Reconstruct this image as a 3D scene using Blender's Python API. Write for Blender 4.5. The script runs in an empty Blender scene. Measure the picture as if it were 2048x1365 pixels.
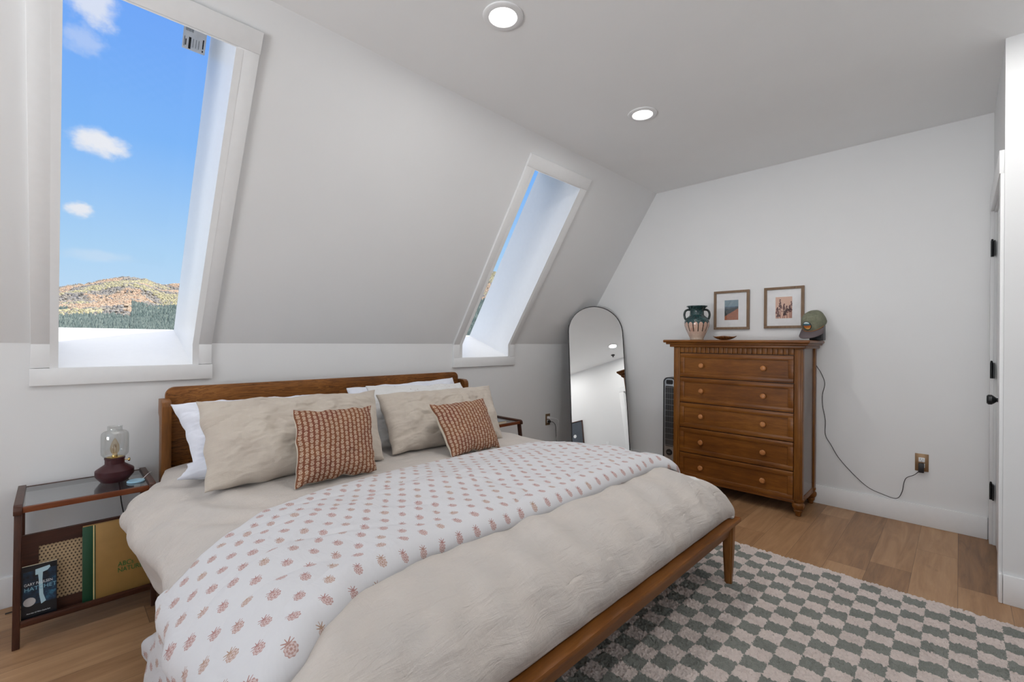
import bpy, bmesh, math, random
import numpy as np
from mathutils import Vector, Matrix, noise, Euler
R = math.radians
random.seed(4)
scene = bpy.context.scene
COL = scene.collection
PI = math.pi

# ------------------------------------------------------------------ camera
F, YAW, PITCH, ROLL = 904.29, 0.7907, 0.0013, 0.0076
fwd = Vector((math.sin(YAW)*math.cos(PITCH), math.cos(YAW)*math.cos(PITCH), math.sin(PITCH)))
rgt = Vector((math.cos(YAW), -math.sin(YAW), 0)); upv = rgt.cross(fwd)
r2 = rgt*math.cos(ROLL)+upv*math.sin(ROLL); u2 = -rgt*math.sin(ROLL)+upv*math.cos(ROLL)
cam = bpy.data.cameras.new('camera'); camo = bpy.data.objects.new('camera', cam); COL.objects.link(camo)
m = Matrix((r2, u2, -fwd)).transposed().to_4x4(); m.translation = (0, 0, 1.26); camo.matrix_world = m
cam.sensor_width = 36; cam.lens = F/2048*36; cam.clip_start = 0.02; cam.clip_end = 6000
scene.camera = camo

# ------------------------------------------------------------------ helpers: colour and nodes
def S(r, g, b):
    f = lambda c: (c/255/12.92) if c/255 <= .04045 else ((c/255+.055)/1.055)**2.4
    return (f(r), f(g), f(b), 1)

class X:
    """tiny arithmetic wrapper round Math nodes"""
    def __init__(s, nt, k): s.nt, s.k = nt, k
    def op(s, o, *a):
        n = s.nt.nodes.new('ShaderNodeMath'); n.operation = o
        for i, v in enumerate((s,)+a):
            if isinstance(v, X): s.nt.links.new(v.k, n.inputs[i])
            else: n.inputs[i].default_value = v
        return X(s.nt, n.outputs[0])
    def __add__(s, o): return s.op('ADD', o)
    __radd__ = __add__
    def __sub__(s, o): return s.op('SUBTRACT', o)
    def __rsub__(s, o): return s.op('MULTIPLY', -1.0).op('ADD', o)
    def __mul__(s, o): return s.op('MULTIPLY', o)
    __rmul__ = __mul__
    def __truediv__(s, o): return s.op('DIVIDE', o)
    def __pow__(s, o): return s.op('POWER', o)
    def sin(s): return s.op('SINE')
    def cos(s): return s.op('COSINE')
    def abs(s): return s.op('ABSOLUTE')
    def floor(s): return s.op('FLOOR')
    def fract(s): return s.op('FRACT')
    def sqrt(s): return s.op('SQRT')
    def max(s, o): return s.op('MAXIMUM', o)
    def min(s, o): return s.op('MINIMUM', o)
    def lt(s, o): return s.op('LESS_THAN', o)
    def gt(s, o): return s.op('GREATER_THAN', o)
    def atan2(s, o): return s.op('ARCTAN2', o)
    def asin(s): return s.op('ARCSINE')
    def ss(s, a, b, lo=0., hi=1.):
        n = s.nt.nodes.new('ShaderNodeMapRange'); n.interpolation_type = 'SMOOTHSTEP'
        s.nt.links.new(s.k, n.inputs[0])
        for i, v in enumerate((a, b, lo, hi)): n.inputs[i+1].default_value = v
        return X(s.nt, n.outputs[0])

def hyp(a, b): return (a*a+b*b).sqrt()

class MB:
    """material builder"""
    def __init__(s, name, world=False):
        if world:
            s.m = bpy.data.worlds.new(name); s.m.use_nodes = True
        else:
            s.m = bpy.data.materials.new(name); s.m.use_nodes = True
        s.nt = s.m.node_tree; s.n = s.nt.nodes; s.l = s.nt.links
        s.b = s.n.get('Principled BSDF')
        s.tc = s.n.new('ShaderNodeTexCoord')
    def set(s, **k):
        al = {'col': 'Base Color', 'rough': 'Roughness', 'metal': 'Metallic', 'spec': 'Specular IOR Level', 'ecol': 'Emission Color',
              'estr': 'Emission Strength', 'sheen': 'Sheen Weight', 'coat': 'Coat Weight', 'croug': 'Coat Roughness', 'trans': 'Transmission Weight', 'sss': 'Subsurface Weight'}
        for a, v in k.items():
            i = s.b.inputs[al[a]]
            if isinstance(v, X): s.l.new(v.k, i)
            elif hasattr(v, 'is_linked') or isinstance(v, bpy.types.NodeSocket): s.l.new(v, i)
            else: i.default_value = v
        return s
    def sep(s, which='Object'):
        n = s.n.new('ShaderNodeSeparateXYZ'); s.l.new(s.tc.outputs[which], n.inputs[0])
        return [X(s.nt, n.outputs[i]) for i in range(3)]
    def vec(s, x, y, z=0.):
        n = s.n.new('ShaderNodeCombineXYZ')
        for i, v in enumerate((x, y, z)):
            if isinstance(v, X): s.l.new(v.k, n.inputs[i])
            else: n.inputs[i].default_value = v
        return n.outputs[0]
    def noise(s, scale, detail=3, rough=.5, vec=None, dist=0., coord='Object', stretch=None):
        n = s.n.new('ShaderNodeTexNoise'); n.inputs['Scale'].default_value = scale; n.inputs['Detail'].default_value = detail
        n.inputs['Roughness'].default_value = rough; n.inputs['Distortion'].default_value = dist
        v = vec if vec is not None else s.tc.outputs[coord]
        if stretch:
            mp = s.n.new('ShaderNodeMapping'); mp.inputs['Scale'].default_value = stretch; s.l.new(v, mp.inputs[0]); v = mp.outputs[0]
        s.l.new(v, n.inputs['Vector'])
        return X(s.nt, n.outputs['Fac'])
    def white(s, vec):
        n = s.n.new('ShaderNodeTexWhiteNoise'); n.noise_dimensions = '3D'; s.l.new(vec, n.inputs['Vector']); return X(s.nt, n.outputs['Value'])
    def ramp(s, x, stops):
        n = s.n.new('ShaderNodeValToRGB'); s.l.new(x.k, n.inputs[0]); e = n.color_ramp.elements
        while len(e) < len(stops): e.new(.5)
        for i, (p, c) in enumerate(stops): e[i].position = p; e[i].color = c
        return n.outputs[0]
    def mix(s, f, a, b, mode='MIX'):
        n = s.n.new('ShaderNodeMix'); n.data_type = 'RGBA'; n.blend_type = mode
        if isinstance(f, X): s.l.new(f.k, n.inputs[0])
        else: n.inputs[0].default_value = f
        for i, v in ((6, a), (7, b)):
            if isinstance(v, bpy.types.NodeSocket): s.l.new(v, n.inputs[i])
            else: n.inputs[i].default_value = v
        return n.outputs[2]
    def bump(s, h, strength=.3, dist=.01):
        n = s.n.new('ShaderNodeBump'); n.inputs['Strength'].default_value = strength; n.inputs['Distance'].default_value = dist
        s.l.new(h.k, n.inputs['Height']); s.l.new(n.outputs[0], s.b.inputs['Normal']); return s

def plain(name, col, rough=.5, metal=0., var=.04, nscale=30, spec=.5, bump=0.):
    b = MB(name); nz = b.noise(nscale, 3)
    c2 = tuple(max(0, c*(1-var)) for c in col[:3])+(1,); c3 = tuple(min(1, c*(1+var)) for c in col[:3])+(1,)
    b.set(col=b.ramp(nz, [(.3, c2), (.7, c3)]), rough=rough, metal=metal, spec=spec)
    if bump: b.bump(nz, bump, .002)
    return b.m

def wood(name, dark, mid, light, axis='X', scale=1., rough=.4, rings=True, coat=0., spec=.3):
    b = MB(name)
    st = {'X': (.9, 9, 9), 'Y': (9, .9, 9), 'Z': (9, 9, .9)}[axis]
    n1 = b.noise(2.2*scale, 5, .6, dist=1.2, stretch=st)
    n2 = b.noise(16*scale, 3, .6, stretch=st)
    n3 = b.noise(2.5*scale, 2, .5)
    if rings: v = (n1*9.0).fract().ss(.0, .9)*.20 + n2*.30 + n3*.45
    else: v = n1*.40+n2*.22+n3*.38
    b.set(col=b.ramp(v, [(.30, dark), (.50, mid), (.68, light)]), rough=rough, coat=coat, croug=.2, spec=spec)
    b.bump(n2, .08, .002)
    return b.m

def glassy(name, fac=.12, tint=(1, 1, 1, 1), rough=0.02, thick=False):
    b = MB(name); n = b.n; n.remove(b.b)
    t = n.new('ShaderNodeBsdfTransparent'); t.inputs[0].default_value = tint
    g = n.new('ShaderNodeBsdfGlossy'); g.inputs['Roughness'].default_value = rough
    fr = n.new('ShaderNodeLayerWeight'); fr.inputs[0].default_value = .5
    mx = n.new('ShaderNodeMixShader'); a = (X(b.nt, fr.outputs['Facing'])**4.)*.55+(.03+fac)
    b.l.new(a.min(1.0).k, mx.inputs[0]); b.l.new(t.outputs[0], mx.inputs[1]); b.l.new(g.outputs[0], mx.inputs[2])
    b.l.new(mx.outputs[0], n['Material Output'].inputs[0])
    return b.m

def emit(name, col, st):
    b = MB(name); b.set(col=(0.8, .8, .8, 1), ecol=col, estr=st); return b.m

# ------------------------------------------------------------------ helpers: geometry
ORG = {}
def sharpen(me, ang=35):
    bm = bmesh.new(); bm.from_mesh(me)
    for f in bm.faces: f.smooth = True
    for e in bm.edges:
        if len(e.link_faces) == 2 and e.calc_face_angle(0) > R(ang): e.smooth = False
    bm.to_mesh(me); bm.free()

def obj(name, bm, mat, parent=None, smooth=True, ang=35):
    me = bpy.data.meshes.new(name)
    if isinstance(bm, bpy.types.Mesh): me = bm; me.name = name
    else:
        bmesh.ops.recalc_face_normals(bm, faces=bm.faces); bm.to_mesh(me); bm.free()
    if not isinstance(mat, (list, tuple)): mat = [mat]
    for x in mat: me.materials.append(x)
    if smooth: sharpen(me, ang)
    o = bpy.data.objects.new(name, me); COL.objects.link(o)
    if parent:
        org = ORG[parent.name]; me.transform(Matrix.Translation(-Vector(org))); o.parent = parent; ORG[o.name] = org
    else: ORG[o.name] = (0, 0, 0)
    return o

def base_origin(o):
    """put a single-mesh thing's origin at its base"""
    vs = [v.co for v in o.data.vertices]
    c = Vector((sum(v.x for v in vs)/len(vs), sum(v.y for v in vs)/len(vs), min(v.z for v in vs)))
    o.data.transform(Matrix.Translation(-c)); o.location = c; ORG[o.name] = tuple(c)
    return o

def tag(o, label=None, cat=None, group=None, kind=None):
    if label: o['label'] = label
    if cat: o['category'] = cat
    if group: o['group'] = group
    if kind: o['kind'] = kind
    return o

def thing(name, label, cat, loc, group=None):
    o = bpy.data.objects.new(name, None); COL.objects.link(o); o.location = loc; o.empty_display_size = .1
    ORG[o.name] = tuple(loc); return tag(o, label, cat, group)

def struct(name, bm, mat, parent=None, **k):
    o = obj(name, bm, mat, parent, **k)
    if not parent: o['kind'] = 'structure'
    return o

def hexa(bm, c):
    """8 corners: 4 bottom ring + 4 top ring"""
    v = [bm.verts.new(p) for p in c]
    fs = []
    for f in ((3, 2, 1, 0), (4, 5, 6, 7), (0, 1, 5, 4), (1, 2, 6, 5), (2, 3, 7, 6), (3, 0, 4, 7)):
        fs.append(bm.faces.new([v[i] for i in f]))
    return v, fs

def box(x0, x1, y0, y1, z0, z1, bev=0., bm=None, seg=2):
    new = bmesh.new()
    hexa(new, [(x0, y0, z0), (x1, y0, z0), (x1, y1, z0), (x0, y1, z0), (x0, y0, z1), (x1, y0, z1), (x1, y1, z1), (x0, y1, z1)])
    if bev: bmesh.ops.bevel(new, geom=new.edges[:], offset=bev, segments=seg, affect='EDGES', profile=.5)
    return merge(bm, new)

def merge(bm, new):
    if bm is None: return new
    me = bpy.data.meshes.new('tmp'); new.to_mesh(me); new.free(); bm.from_mesh(me); bpy.data.meshes.remove(me); return bm

def slab(pts, off, bm=None, bev=0.):
    """polygon pts extruded by vector off"""
    new = bmesh.new(); off = Vector(off)
    a = [new.verts.new(p) for p in pts]; b = [new.verts.new(Vector(p)+off) for p in pts]
    new.faces.new(a); new.faces.new(b[::-1]); n = len(a)
    for i in range(n): new.faces.new((a[i], b[i], b[(i+1) % n], a[(i+1) % n]))
    bmesh.ops.recalc_face_normals(new, faces=new.faces)
    if bev: bmesh.ops.bevel(new, geom=new.edges[:], offset=bev, segments=2, affect='EDGES', profile=.5)
    return merge(bm, new)

def lathe(prof, c=(0, 0, 0), seg=48, bm=None, cap=True, axis='Z'):
    new = bmesh.new(); rings = []
    for r, z in prof:
        ring = []
        for i in range(seg):
            a = 2*PI*i/seg; p = Vector((r*math.cos(a), r*math.sin(a), z))
            if axis == 'X': p = Vector((z, r*math.cos(a), r*math.sin(a)))
            if axis == 'Y': p = Vector((r*math.cos(a), z, r*math.sin(a)))
            ring.append(new.verts.new(Vector(c)+p))
        rings.append(ring)
    for a, b in zip(rings, rings[1:]):
        for i in range(seg): new.faces.new((a[i], a[(i+1) % seg], b[(i+1) % seg], b[i]))
    if cap:
        new.faces.new(rings[0][::-1]); new.faces.new(rings[-1])
    return merge(bm, new)

def catmull(pts, n=8):
    P = [Vector(p) for p in pts]; P = [P[0]*2-P[1]]+P+[P[-1]*2-P[-2]]; out = []
    for i in range(1, len(P)-2):
        for k in range(n):
            t = k/n; a, b, c, d = P[i-1:i+3]
            out.append(.5*((2*b)+(c-a)*t+(2*a-5*b+4*c-d)*t*t+(3*b-a-3*c+d)*t**3))
    out.append(P[-2]); return out

def tube(pts, r, seg=8, smooth=6, bm=None, rad=None):
    P = catmull(pts, smooth) if smooth else [Vector(p) for p in pts]
    new = bmesh.new(); rings = []; T = (P[1]-P[0]).normalized(); N = T.orthogonal().normalized()
    for i, p in enumerate(P):
        t = (P[min(i+1, len(P)-1)]-P[max(i-1, 0)]).normalized()
        N = (N-t*N.dot(t)).normalized(); B = t.cross(N)
        rr = r if rad is None else rad(i/(len(P)-1))
        rings.append([new.verts.new(p+(N*math.cos(2*PI*k/seg)+B*math.sin(2*PI*k/seg))*rr) for k in range(seg)])
    for a, b in zip(rings, rings[1:]):
        for i in range(seg): new.faces.new((a[i], a[(i+1) % seg], b[(i+1) % seg], b[i]))
    new.faces.new(rings[0][::-1]); new.faces.new(rings[-1])
    return merge(bm, new)

def grid_mesh(name, P, UV=None, close_u=False):
    """P: (nu,nv,3) array"""
    nu, nv = P.shape[:2]
    idx = np.arange(nu*nv).reshape(nu, nv)
    f = np.stack([idx[:-1, :-1], idx[1:, :-1], idx[1:, 1:], idx[:-1, 1:]], -1).reshape(-1, 4)
    me = bpy.data.meshes.new(name); me.from_pydata(P.reshape(-1, 3).tolist(), [], f.tolist())
    if UV is not None:
        l = me.uv_layers.new(name='uv'); uv = UV.reshape(-1, 2)
        l.data.foreach_set('uv', uv[f.reshape(-1)].astype('f').ravel())
    return me

def nz(x, y, z): return noise.noise(Vector((x, y, z)))

def ltext(name, body, size, mat, parent, M, depth=.0004, align='LEFT', squeeze=1.):
    cu = bpy.data.curves.new(name, 'FONT'); cu.body = body; cu.size = size; cu.extrude = depth; cu.align_x = align
    o = bpy.data.objects.new(name, cu); COL.objects.link(o)
    dg = bpy.context.evaluated_depsgraph_get(); me = bpy.data.meshes.new_from_object(o.evaluated_get(dg))
    bpy.data.objects.remove(o); bpy.data.curves.remove(cu)
    me.transform(Matrix.Diagonal((squeeze, 1, 1, 1))); me.transform(M)
    return obj(name, me, mat, parent, smooth=False)

# ------------------------------------------------------------------ materials
M = {}
def wallpaint(name, c):
    b = MB(name); n = b.noise(300, 2); n2 = b.noise(3, 2)
    b.set(col=b.ramp(n2, [(.3, tuple(x*.985 for x in c[:3])+(1,)), (.7, c)]), rough=.62, spec=.3); b.bump(n, .05, .001); return b.m
M['wall'] = wallpaint('wall_paint', (.80, .808, .815, 1))
M['ceil'] = wallpaint('ceiling_paint', (.88, .89, .895, 1))
M['trim'] = plain('trim_paint', (.82, .828, .835, 1), .38, var=.01)
M['door'] = plain('door_paint', (.84, .845, .85, 1), .4, var=.01)
M['black'] = plain('black_metal', (.012, .013, .015, 1), .35, .3)
M['plastic'] = plain('black_plastic', (.015, .015, .017, 1), .4)
M['whitep'] = plain('white_plastic', (.8, .81, .82, 1), .35)
M['brass'] = plain('brass_metal', S(150, 118, 72), .3, .9)
M['plate'] = plain('bronze_plate', S(140, 112, 82), .35, .55)
M['goldmetal'] = plain('polished_brass', S(205, 175, 110), .22, 1.)
M['bedwood'] = wood('bed_wood', S(86, 50, 20), S(130, 80, 34), S(154, 102, 50), 'X', 1., .42)
M['bedwoodz'] = wood('bed_wood_upright', S(86, 52, 22), S(126, 80, 38), S(152, 104, 56), 'Z', 1., .38, False)
M['bedwoody'] = wood('bed_wood_side', S(84, 44, 16), S(124, 66, 28), S(148, 86, 40), 'Y', 1., .38, False)
M['footwood'] = wood('bed_wood_rail', S(96, 56, 22), S(122, 74, 30), S(142, 92, 42), 'X', 1., .42, False)
M['dwood'] = wood('dresser_wood', S(74, 40, 12), S(116, 68, 22), S(146, 94, 36), 'Y', 1.2, .36, False, .08)
M['dwoodz'] = wood('dresser_wood_upright', S(78, 44, 14), S(118, 72, 26), S(148, 98, 42), 'Z', 1.2, .36, False, .08)
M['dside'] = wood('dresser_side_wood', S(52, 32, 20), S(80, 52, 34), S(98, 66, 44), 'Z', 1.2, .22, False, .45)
M['knobw'] = wood('knob_wood', S(144, 88, 46), S(176, 116, 66), S(198, 140, 88), 'X', 6, .28, False, .3)
M['nswood'] = wood('walnut_wood', S(40, 22, 17), S(68, 38, 27), S(88, 52, 36), 'X', 1.5, .36, False)
M['nswoodz'] = wood('walnut_wood_upright', S(42, 26, 21), S(72, 44, 34), S(90, 58, 44), 'Z', 1.5, .36, False)
M['maroon'] = plain('maroon_metal', S(64, 24, 30), .38, .1)
M['glass'] = glassy('window_glass', -.02)
M['clear'] = glassy('clear_glass', .03, (.96, .965, .96, 1))
M['tglass'] = glassy('table_glass', .30, (.80, .83, .85, 1), .12)
M['picglass'] = glassy('picture_glass', .02)
M['mirror'] = plain('mirror_silver', (.93, .94, .94, 1), .0, 1., var=.0)
M['chrome'] = plain('silver_plastic', S(168, 172, 176), .3, .7)
M['dark'] = plain('dark_void', (.01, .01, .011, 1), .9)
M['paper'] = plain('book_pages', S(214, 204, 180), .8)
M['lens'] = emit('lamp_lens', (1, .97, .92, 1), 7.)

def floor_mat():
    b = MB('oak_plank_floor'); x, y, z = b.sep()
    w = .182; row = (y/w).floor(); off = b.white(b.vec(row, 3.1, .7))*1.2
    xx = (x+off)/1.22; col = xx.floor(); idv = b.vec(row, col, 5.)
    rnd = b.white(idv); rnd2 = b.white(b.vec(col, row, 9.))
    g = b.noise(3.2, 6, .62, vec=b.vec(x*.55+rnd*7., y*5.0+rnd2*3., rnd*4.), dist=1.1)
    g2 = b.noise(40, 3, .6, vec=b.vec(x*.12, y*3., 0.))
    kn = b.noise(6.0, 2, .4, vec=b.vec(x*.8, y*1.6, rnd*9.)).ss(.70, .80)
    v = g*.60+rnd*.27+g2*.20
    c = b.ramp(v, [(.28, S(116, 86, 60)), (.48, S(154, 116, 82)), (.62, S(172, 134, 98)), (.85, S(194, 156, 118))])
    c = b.mix(kn*.5, c, S(100, 70, 50))
    gap = ((y/w).fract()-.5).abs().gt(.494).max((xx.fract()-.5).abs().gt(.4988))
    c = b.mix(gap*.55, c, S(60, 40, 28))
    b.set(col=c, rough=g2*.15+.36, spec=.45); b.bump(g2*.4-gap*.6, .25, .002); return b.m
M['floor'] = floor_mat()

def linen(name, col, warm=None, bumpy=.35, sc=1.):
    b = MB(name); u, v, _ = b.sep('UV')
    big = b.noise(6*sc, 3, .55, vec=b.vec(u, v)); th1 = b.noise(260, 2, .6, vec=b.vec(u, v*.12)); th2 = b.noise(260, 2, .6, vec=b.vec(u*.12, v, 4.))
    wr = b.noise(15*sc, 5, .55, vec=b.vec(u, v*.8), dist=.6)
    c1 = tuple(c*.90 for c in col[:3])+(1,)
    c = b.mix(big.ss(.3, .7), col, warm or c1)
    c = b.mix((th1+th2).ss(.8, 1.25)*.22, c, c1)
    b.set(col=c, rough=.9, spec=.15, sheen=.15)
    wr2 = b.noise(11*sc, 5, .6, vec=b.vec(u*.55, v*2.6, 3.), dist=.7); wr3 = b.noise(60*sc, 3, .6, vec=b.vec(u*.8, v, 2.), dist=.4)
    b.bump(wr*.45+wr2*.75+wr3*.12+(th1+th2)*.05, bumpy, .012); return b.m
M['linen'] = linen('beige_linen', S(198, 188, 176), S(190, 179, 168), .55)
M['duvet'] = linen('duvet_linen', S(200, 192, 185), S(191, 185, 180), .85, .9)
M['white'] = linen('white_cotton', S(230, 233, 243), S(224, 227, 238), .3)
M['mattress'] = linen('mattress_ticking', S(220, 220, 218), None, .1)

def quilt_mat():
    b = MB('block_print_cotton'); u, v, _ = b.sep('UV')
    su, sv = .071, .058
    wob = b.noise(5., 2, .5, vec=b.vec(u, v)); wob2 = b.noise(5., 2, .5, vec=b.vec(u, v, 8.))
    uu = u+(wob-.5)*.025; vv = v+(wob2-.5)*.025
    row = (vv/sv).floor(); y = ((vv/sv).fract()-.5)*sv
    sh = (row*.5).fract()*su
    cx = (uu+sh)/su; col = cx.floor(); x = (cx.fract()-.5)*su
    rn = b.white(b.vec(row, col, 2.)); rn2 = b.white(b.vec(col, row, 6.))
    ang = (rn-.5)*.5; ca, sa = ang.cos(), ang.sin()
    x, y = x*ca-y*sa, x*sa+y*ca
    x = x*1.14; y = y*1.14
    yb = y+.0055
    th = x.atan2(yb); r = hyp(x/.0142, yb/.0150)
    edge = r+(th*9.).cos()*.07
    body = edge.ss(1.0, .93)
    rings = ((r*15.).sin()*.5+.5)*.55+((th*8.).sin()*.5+.5)*.45
    dot = hyp(x, yb).lt(.0022)
    fine = b.noise(700, 2, .6, vec=b.vec(u, v))
    ink = body*(rings.ss(.38, .62)*.85+.12+dot*.3)
    def seg(x0, y0, x1, y1, w):
        dx, dy = x1-x0, y1-y0; L = dx*dx+dy*dy
        t = (((x-x0)*dx+(y-y0)*dy)/L).max(0.).min(1.)
        d = hyp(x-x0-t*dx, y-y0-t*dy)
        return (d/(1.05-t*.45)).ss(w, w*.7)
    cr = seg(0, .007, 0.0, .0205, .0014).max(seg(0, .008, .0100, .0165, .0020)).max(seg(0, .008, -.0100, .0165, .0020)).max(seg(0, .006, .0140, .0090, .0016)).max(seg(0, .006, -.0140, .0090, .0016))
    f = (ink*.85).max(cr)*(fine.ss(.25, .5)*.35+.65)
    inkc = b.mix(rn2.ss(.55, .9), S(166, 124, 120), S(168, 138, 118))
    fillc = b.mix(body, S(209, 209, 212), S(204, 188, 186))
    c = b.mix(f.min(1.), fillc, inkc)
    wr = b.noise(9., 4, .5, vec=b.vec(u, v*.7), dist=.5)
    b.set(col=c, rough=.88, spec=.15, sheen=.1); b.bump(wr, .5, .02); return b.m
M['quilt'] = quilt_mat()

def cushion_mat():
    b = MB('brown_block_print'); u, v, _ = b.sep('UV')
    su, sv = .0228, .0250
    wob = b.noise(7., 2, .5, vec=b.vec(u, v)); uu = u+(wob-.5)*.012; vv = v+(wob-.5)*.010
    colm = (uu/su).floor(); x = ((uu/su).fract()-.5)*su
    cy = vv/sv+(colm*.5).fract()
    row = cy.floor(); y = (cy.fract()-.5)*sv
    flip = ((colm*.5).fract()*4.-1.)
    y2 = y*flip; yf = y2-.0035
    th = x.atan2(yf); r = hyp(x, yf)
    petal = (r+(th*6.).cos()*.0010).ss(.0074, .0066); core = r.ss(.0018, .0026); ring = ((r-.0040).abs()).ss(.0004, .0009)*.6+.4
    stem = x.abs().lt(.0008)*y2.lt(-.002)*y2.gt(-.0115)
    lv = ((hyp((x.abs()-.0038)/1.6, (y2+.0072)))).ss(.0026, .0018)
    mot = (petal*core*ring).max(stem*.7).max(lv*.75)
    hx = (x.abs()/(su*.5)).ss(.80, .96); hy = ((y.abs()/(sv*.5))).ss(.82, .97)
    lat = hx.max(hy)
    n = b.noise(40, 3, .6, vec=b.vec(u, v)); n2 = b.noise(9, 3, .6, vec=b.vec(u, v, 3.))
    bg = b.mix(n2.ss(.35, .65), S(138, 92, 66), S(128, 80, 64))
    bg = b.mix(lat*.5, bg, S(88, 58, 48))
    c = b.mix(mot*(n*.5+.55).min(1.), bg, S(206, 188, 166))
    b.set(col=c, rough=.9, spec=.1); b.bump(b.noise(24, 4, .6, vec=b.vec(u, v)), .3, .01); return b.m
M['cushion'] = cushion_mat()

def floral_mat():
    b = MB('floral_cotton'); u, v, _ = b.sep('UV')
    n = b.noise(22, 4, .7, vec=b.vec(u, v), dist=2.); n2 = b.noise(9, 2, .5, vec=b.vec(u, v, 5.))
    f = n.ss(.58, .64)*n2.ss(.5, .56)
    c = b.mix(b.noise(60, 2, .5, vec=b.vec(u, v)).ss(.45, .55), S(150, 92, 78), S(112, 104, 98))
    b.set(col=b.mix(f, S(222, 222, 222), c), rough=.9); b.bump(b.noise(20, 4, .6, vec=b.vec(u, v), dist=1.), .3, .01); return b.m
M['floral'] = floral_mat()

def rug_mat():
    b = MB('checkered_shag_wool'); u, v, _ = b.sep('UV')
    wx = b.noise(110, 4, .7, vec=b.vec(u, v)); wy = b.noise(110, 4, .7, vec=b.vec(u, v, 4.))
    uu = u+(wx-.5)*.024; vv = v+(wy-.5)*.024
    k = ((uu/.0773).floor()+(vv/.0822).floor())*.5
    chk = k.fract().lt(.25)
    inside = uu.gt(0.).min(uu.lt(.0773*34)).min(vv.gt(0.))
    fib = b.noise(420, 3, .7, vec=b.vec(u, v)); big = b.noise(7, 3, .6, vec=b.vec(u, v))
    dk = b.ramp(fib*.8+big*.2, [(.3, S(108, 110, 104)), (.55, S(142, 145, 138)), (.75, S(170, 172, 164))])
    lt = b.ramp(fib*.6+big*.4, [(.3, S(196, 182, 176)), (.5, S(226, 212, 205)), (.75, S(240, 228, 222))])
    b.set(col=b.mix(chk*inside, lt, dk), rough=.95, spec=.05, sheen=.2)
    b.bump(fib, .7, .006); return b.m
M['rug'] = rug_mat()

def cane_mat():
    b = MB('woven_cane'); x, y, z = b.sep('UV'); s = .0125
    row = (y/s).floor(); u = ((x/s+(row*.5).fract()).fract()-.5); v = (y/s).fract()-.5
    hole = hyp(u*1.25, v*.95).ss(.33, .24)
    st = (((x+y)*(2*PI/.0063)).sin()*.5+.5)*.5+(((x-y)*(2*PI/.0063)).sin()*.5+.5)*.5
    c = b.mix(st, S(150, 124, 92), S(206, 182, 146))
    b.set(col=b.mix(hole, c, S(62, 44, 32)), rough=.6); b.bump(st*(1.0-hole), .4, .002); return b.m
M['cane'] = cane_mat()

# ------------------------------------------------------------------ world: sky with a few clouds
wb = MB('sky', world=True)
gx, gy, gz = wb.sep('Generated')
az = gx.atan2(gy)*(180/PI); el = gz.max(-1.).min(1.).asin()*(180/PI)
sky = wb.ramp((el/60.).max(0.).min(1.), [(0., S(206, 230, 250)), (.14, S(178, 218, 252)), (.32, S(130, 188, 255)), (.5, S(116, 172, 255)), (1., S(84, 140, 235))])
cl = None
for (a0, e0, w, h, s) in ((2.85, 17.7, 2.3, 1.25, 1.), (1.55, 11.7, 1.15, .75, .95), (2.25, 28.6, 2.0, 2.0, .8), (1.7, 25.6, 1.6, 1.3, .35), (2.9, 7.7, 2.6, .7, .25),
                        (25, 22, 7, 2.5, .9), (-20, 14, 8, 3, .9), (60, 30, 9, 3, .8), (-60, 20, 12, 3, .9), (-100, 28, 14, 4, .8)):
    n = wb.noise(4.2/w*2.2, 5, .6, vec=wb.vec(az*.12, el*.16, a0))
    d = hyp((az-a0)/w, (el-e0)/h)+(n-.5)*1.5
    k = d.ss(1.15, .35)*s
    cl = k if cl is None else cl.max(k)
c = wb.mix(cl, sky, S(240, 243, 250))
c = wb.mix(el.ss(34., 50.), c, (2.35, 2.3, 2.25, 1))   # overhead sky brightened out of view, added to light the window shafts
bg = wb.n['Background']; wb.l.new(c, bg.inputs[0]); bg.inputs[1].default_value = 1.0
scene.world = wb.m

# ------------------------------------------------------------------ room shell
Yk, Zk, Xr, Zc, A = 3.1615, 1.236, 4.2646, 2.7668, R(57.31)
Ys = 2.179; Xl, Yf, Xp, Yp = -3.30, -.72, 3.272, -.155
T0 = (Zc-Zk)/math.sin(A)
def SL(x, t, n): return (x, Yk+n*math.sin(A)-t*math.cos(A), Zk+n*math.cos(A)+t*math.sin(A))
def slbox(x0, x1, t0, t1, n0, n1, bm=None, bev=0.):
    new = bmesh.new()
    hexa(new, [SL(x0, t0, n0), SL(x1, t0, n0), SL(x1, t1, n0), SL(x0, t1, n0), SL(x0, t0, n1), SL(x1, t0, n1), SL(x1, t1, n1), SL(x0, t1, n1)])
    if bev: bmesh.ops.bevel(new, geom=new.edges[:], offset=bev, segments=2, affect='EDGES', profile=.5)
    return merge(bm, new)

struct('floor', box(Xl-.1, Xr+.1, Yf-1.3, Yk+.1, -.1, 0), M['floor'])
struct('ceiling', box(Xl-.1, Xr+.1, Yf-.1, Ys+.06, Zc, Zc+.12), M['ceil'])
W1 = (.012, .558); W2 = (2.548, 3.122); ZS = 1.115; TT = 1.585; NG = .55
bm = box(Xl-.1, Xr+.1, Yk, Yk+.1, 0, ZS-.02)
for a, c_ in ((Xl-.1, W1[0]-.02), (W1[1]+.02, W2[0]-.02), (W2[1]+.02, Xr+.1)): box(a, c_, Yk, Yk+.1, ZS-.02, Zk, bm=bm)
struct('wall_back', bm, M['wall'])
bm = None
for a, c_ in ((Xl-.1, W1[0]-.02), (W1[1]+.02, W2[0]-.02), (W2[1]+.02, Xr+.1)): bm = slbox(a, c_, -.0, T0+.05, 0, .1, bm)
for w in (W1, W2): slbox(w[0]-.02, w[1]+.02, TT+.02, T0+.05, 0, .1, bm)
struct('wall_sloped', bm, M['wall'])
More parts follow.
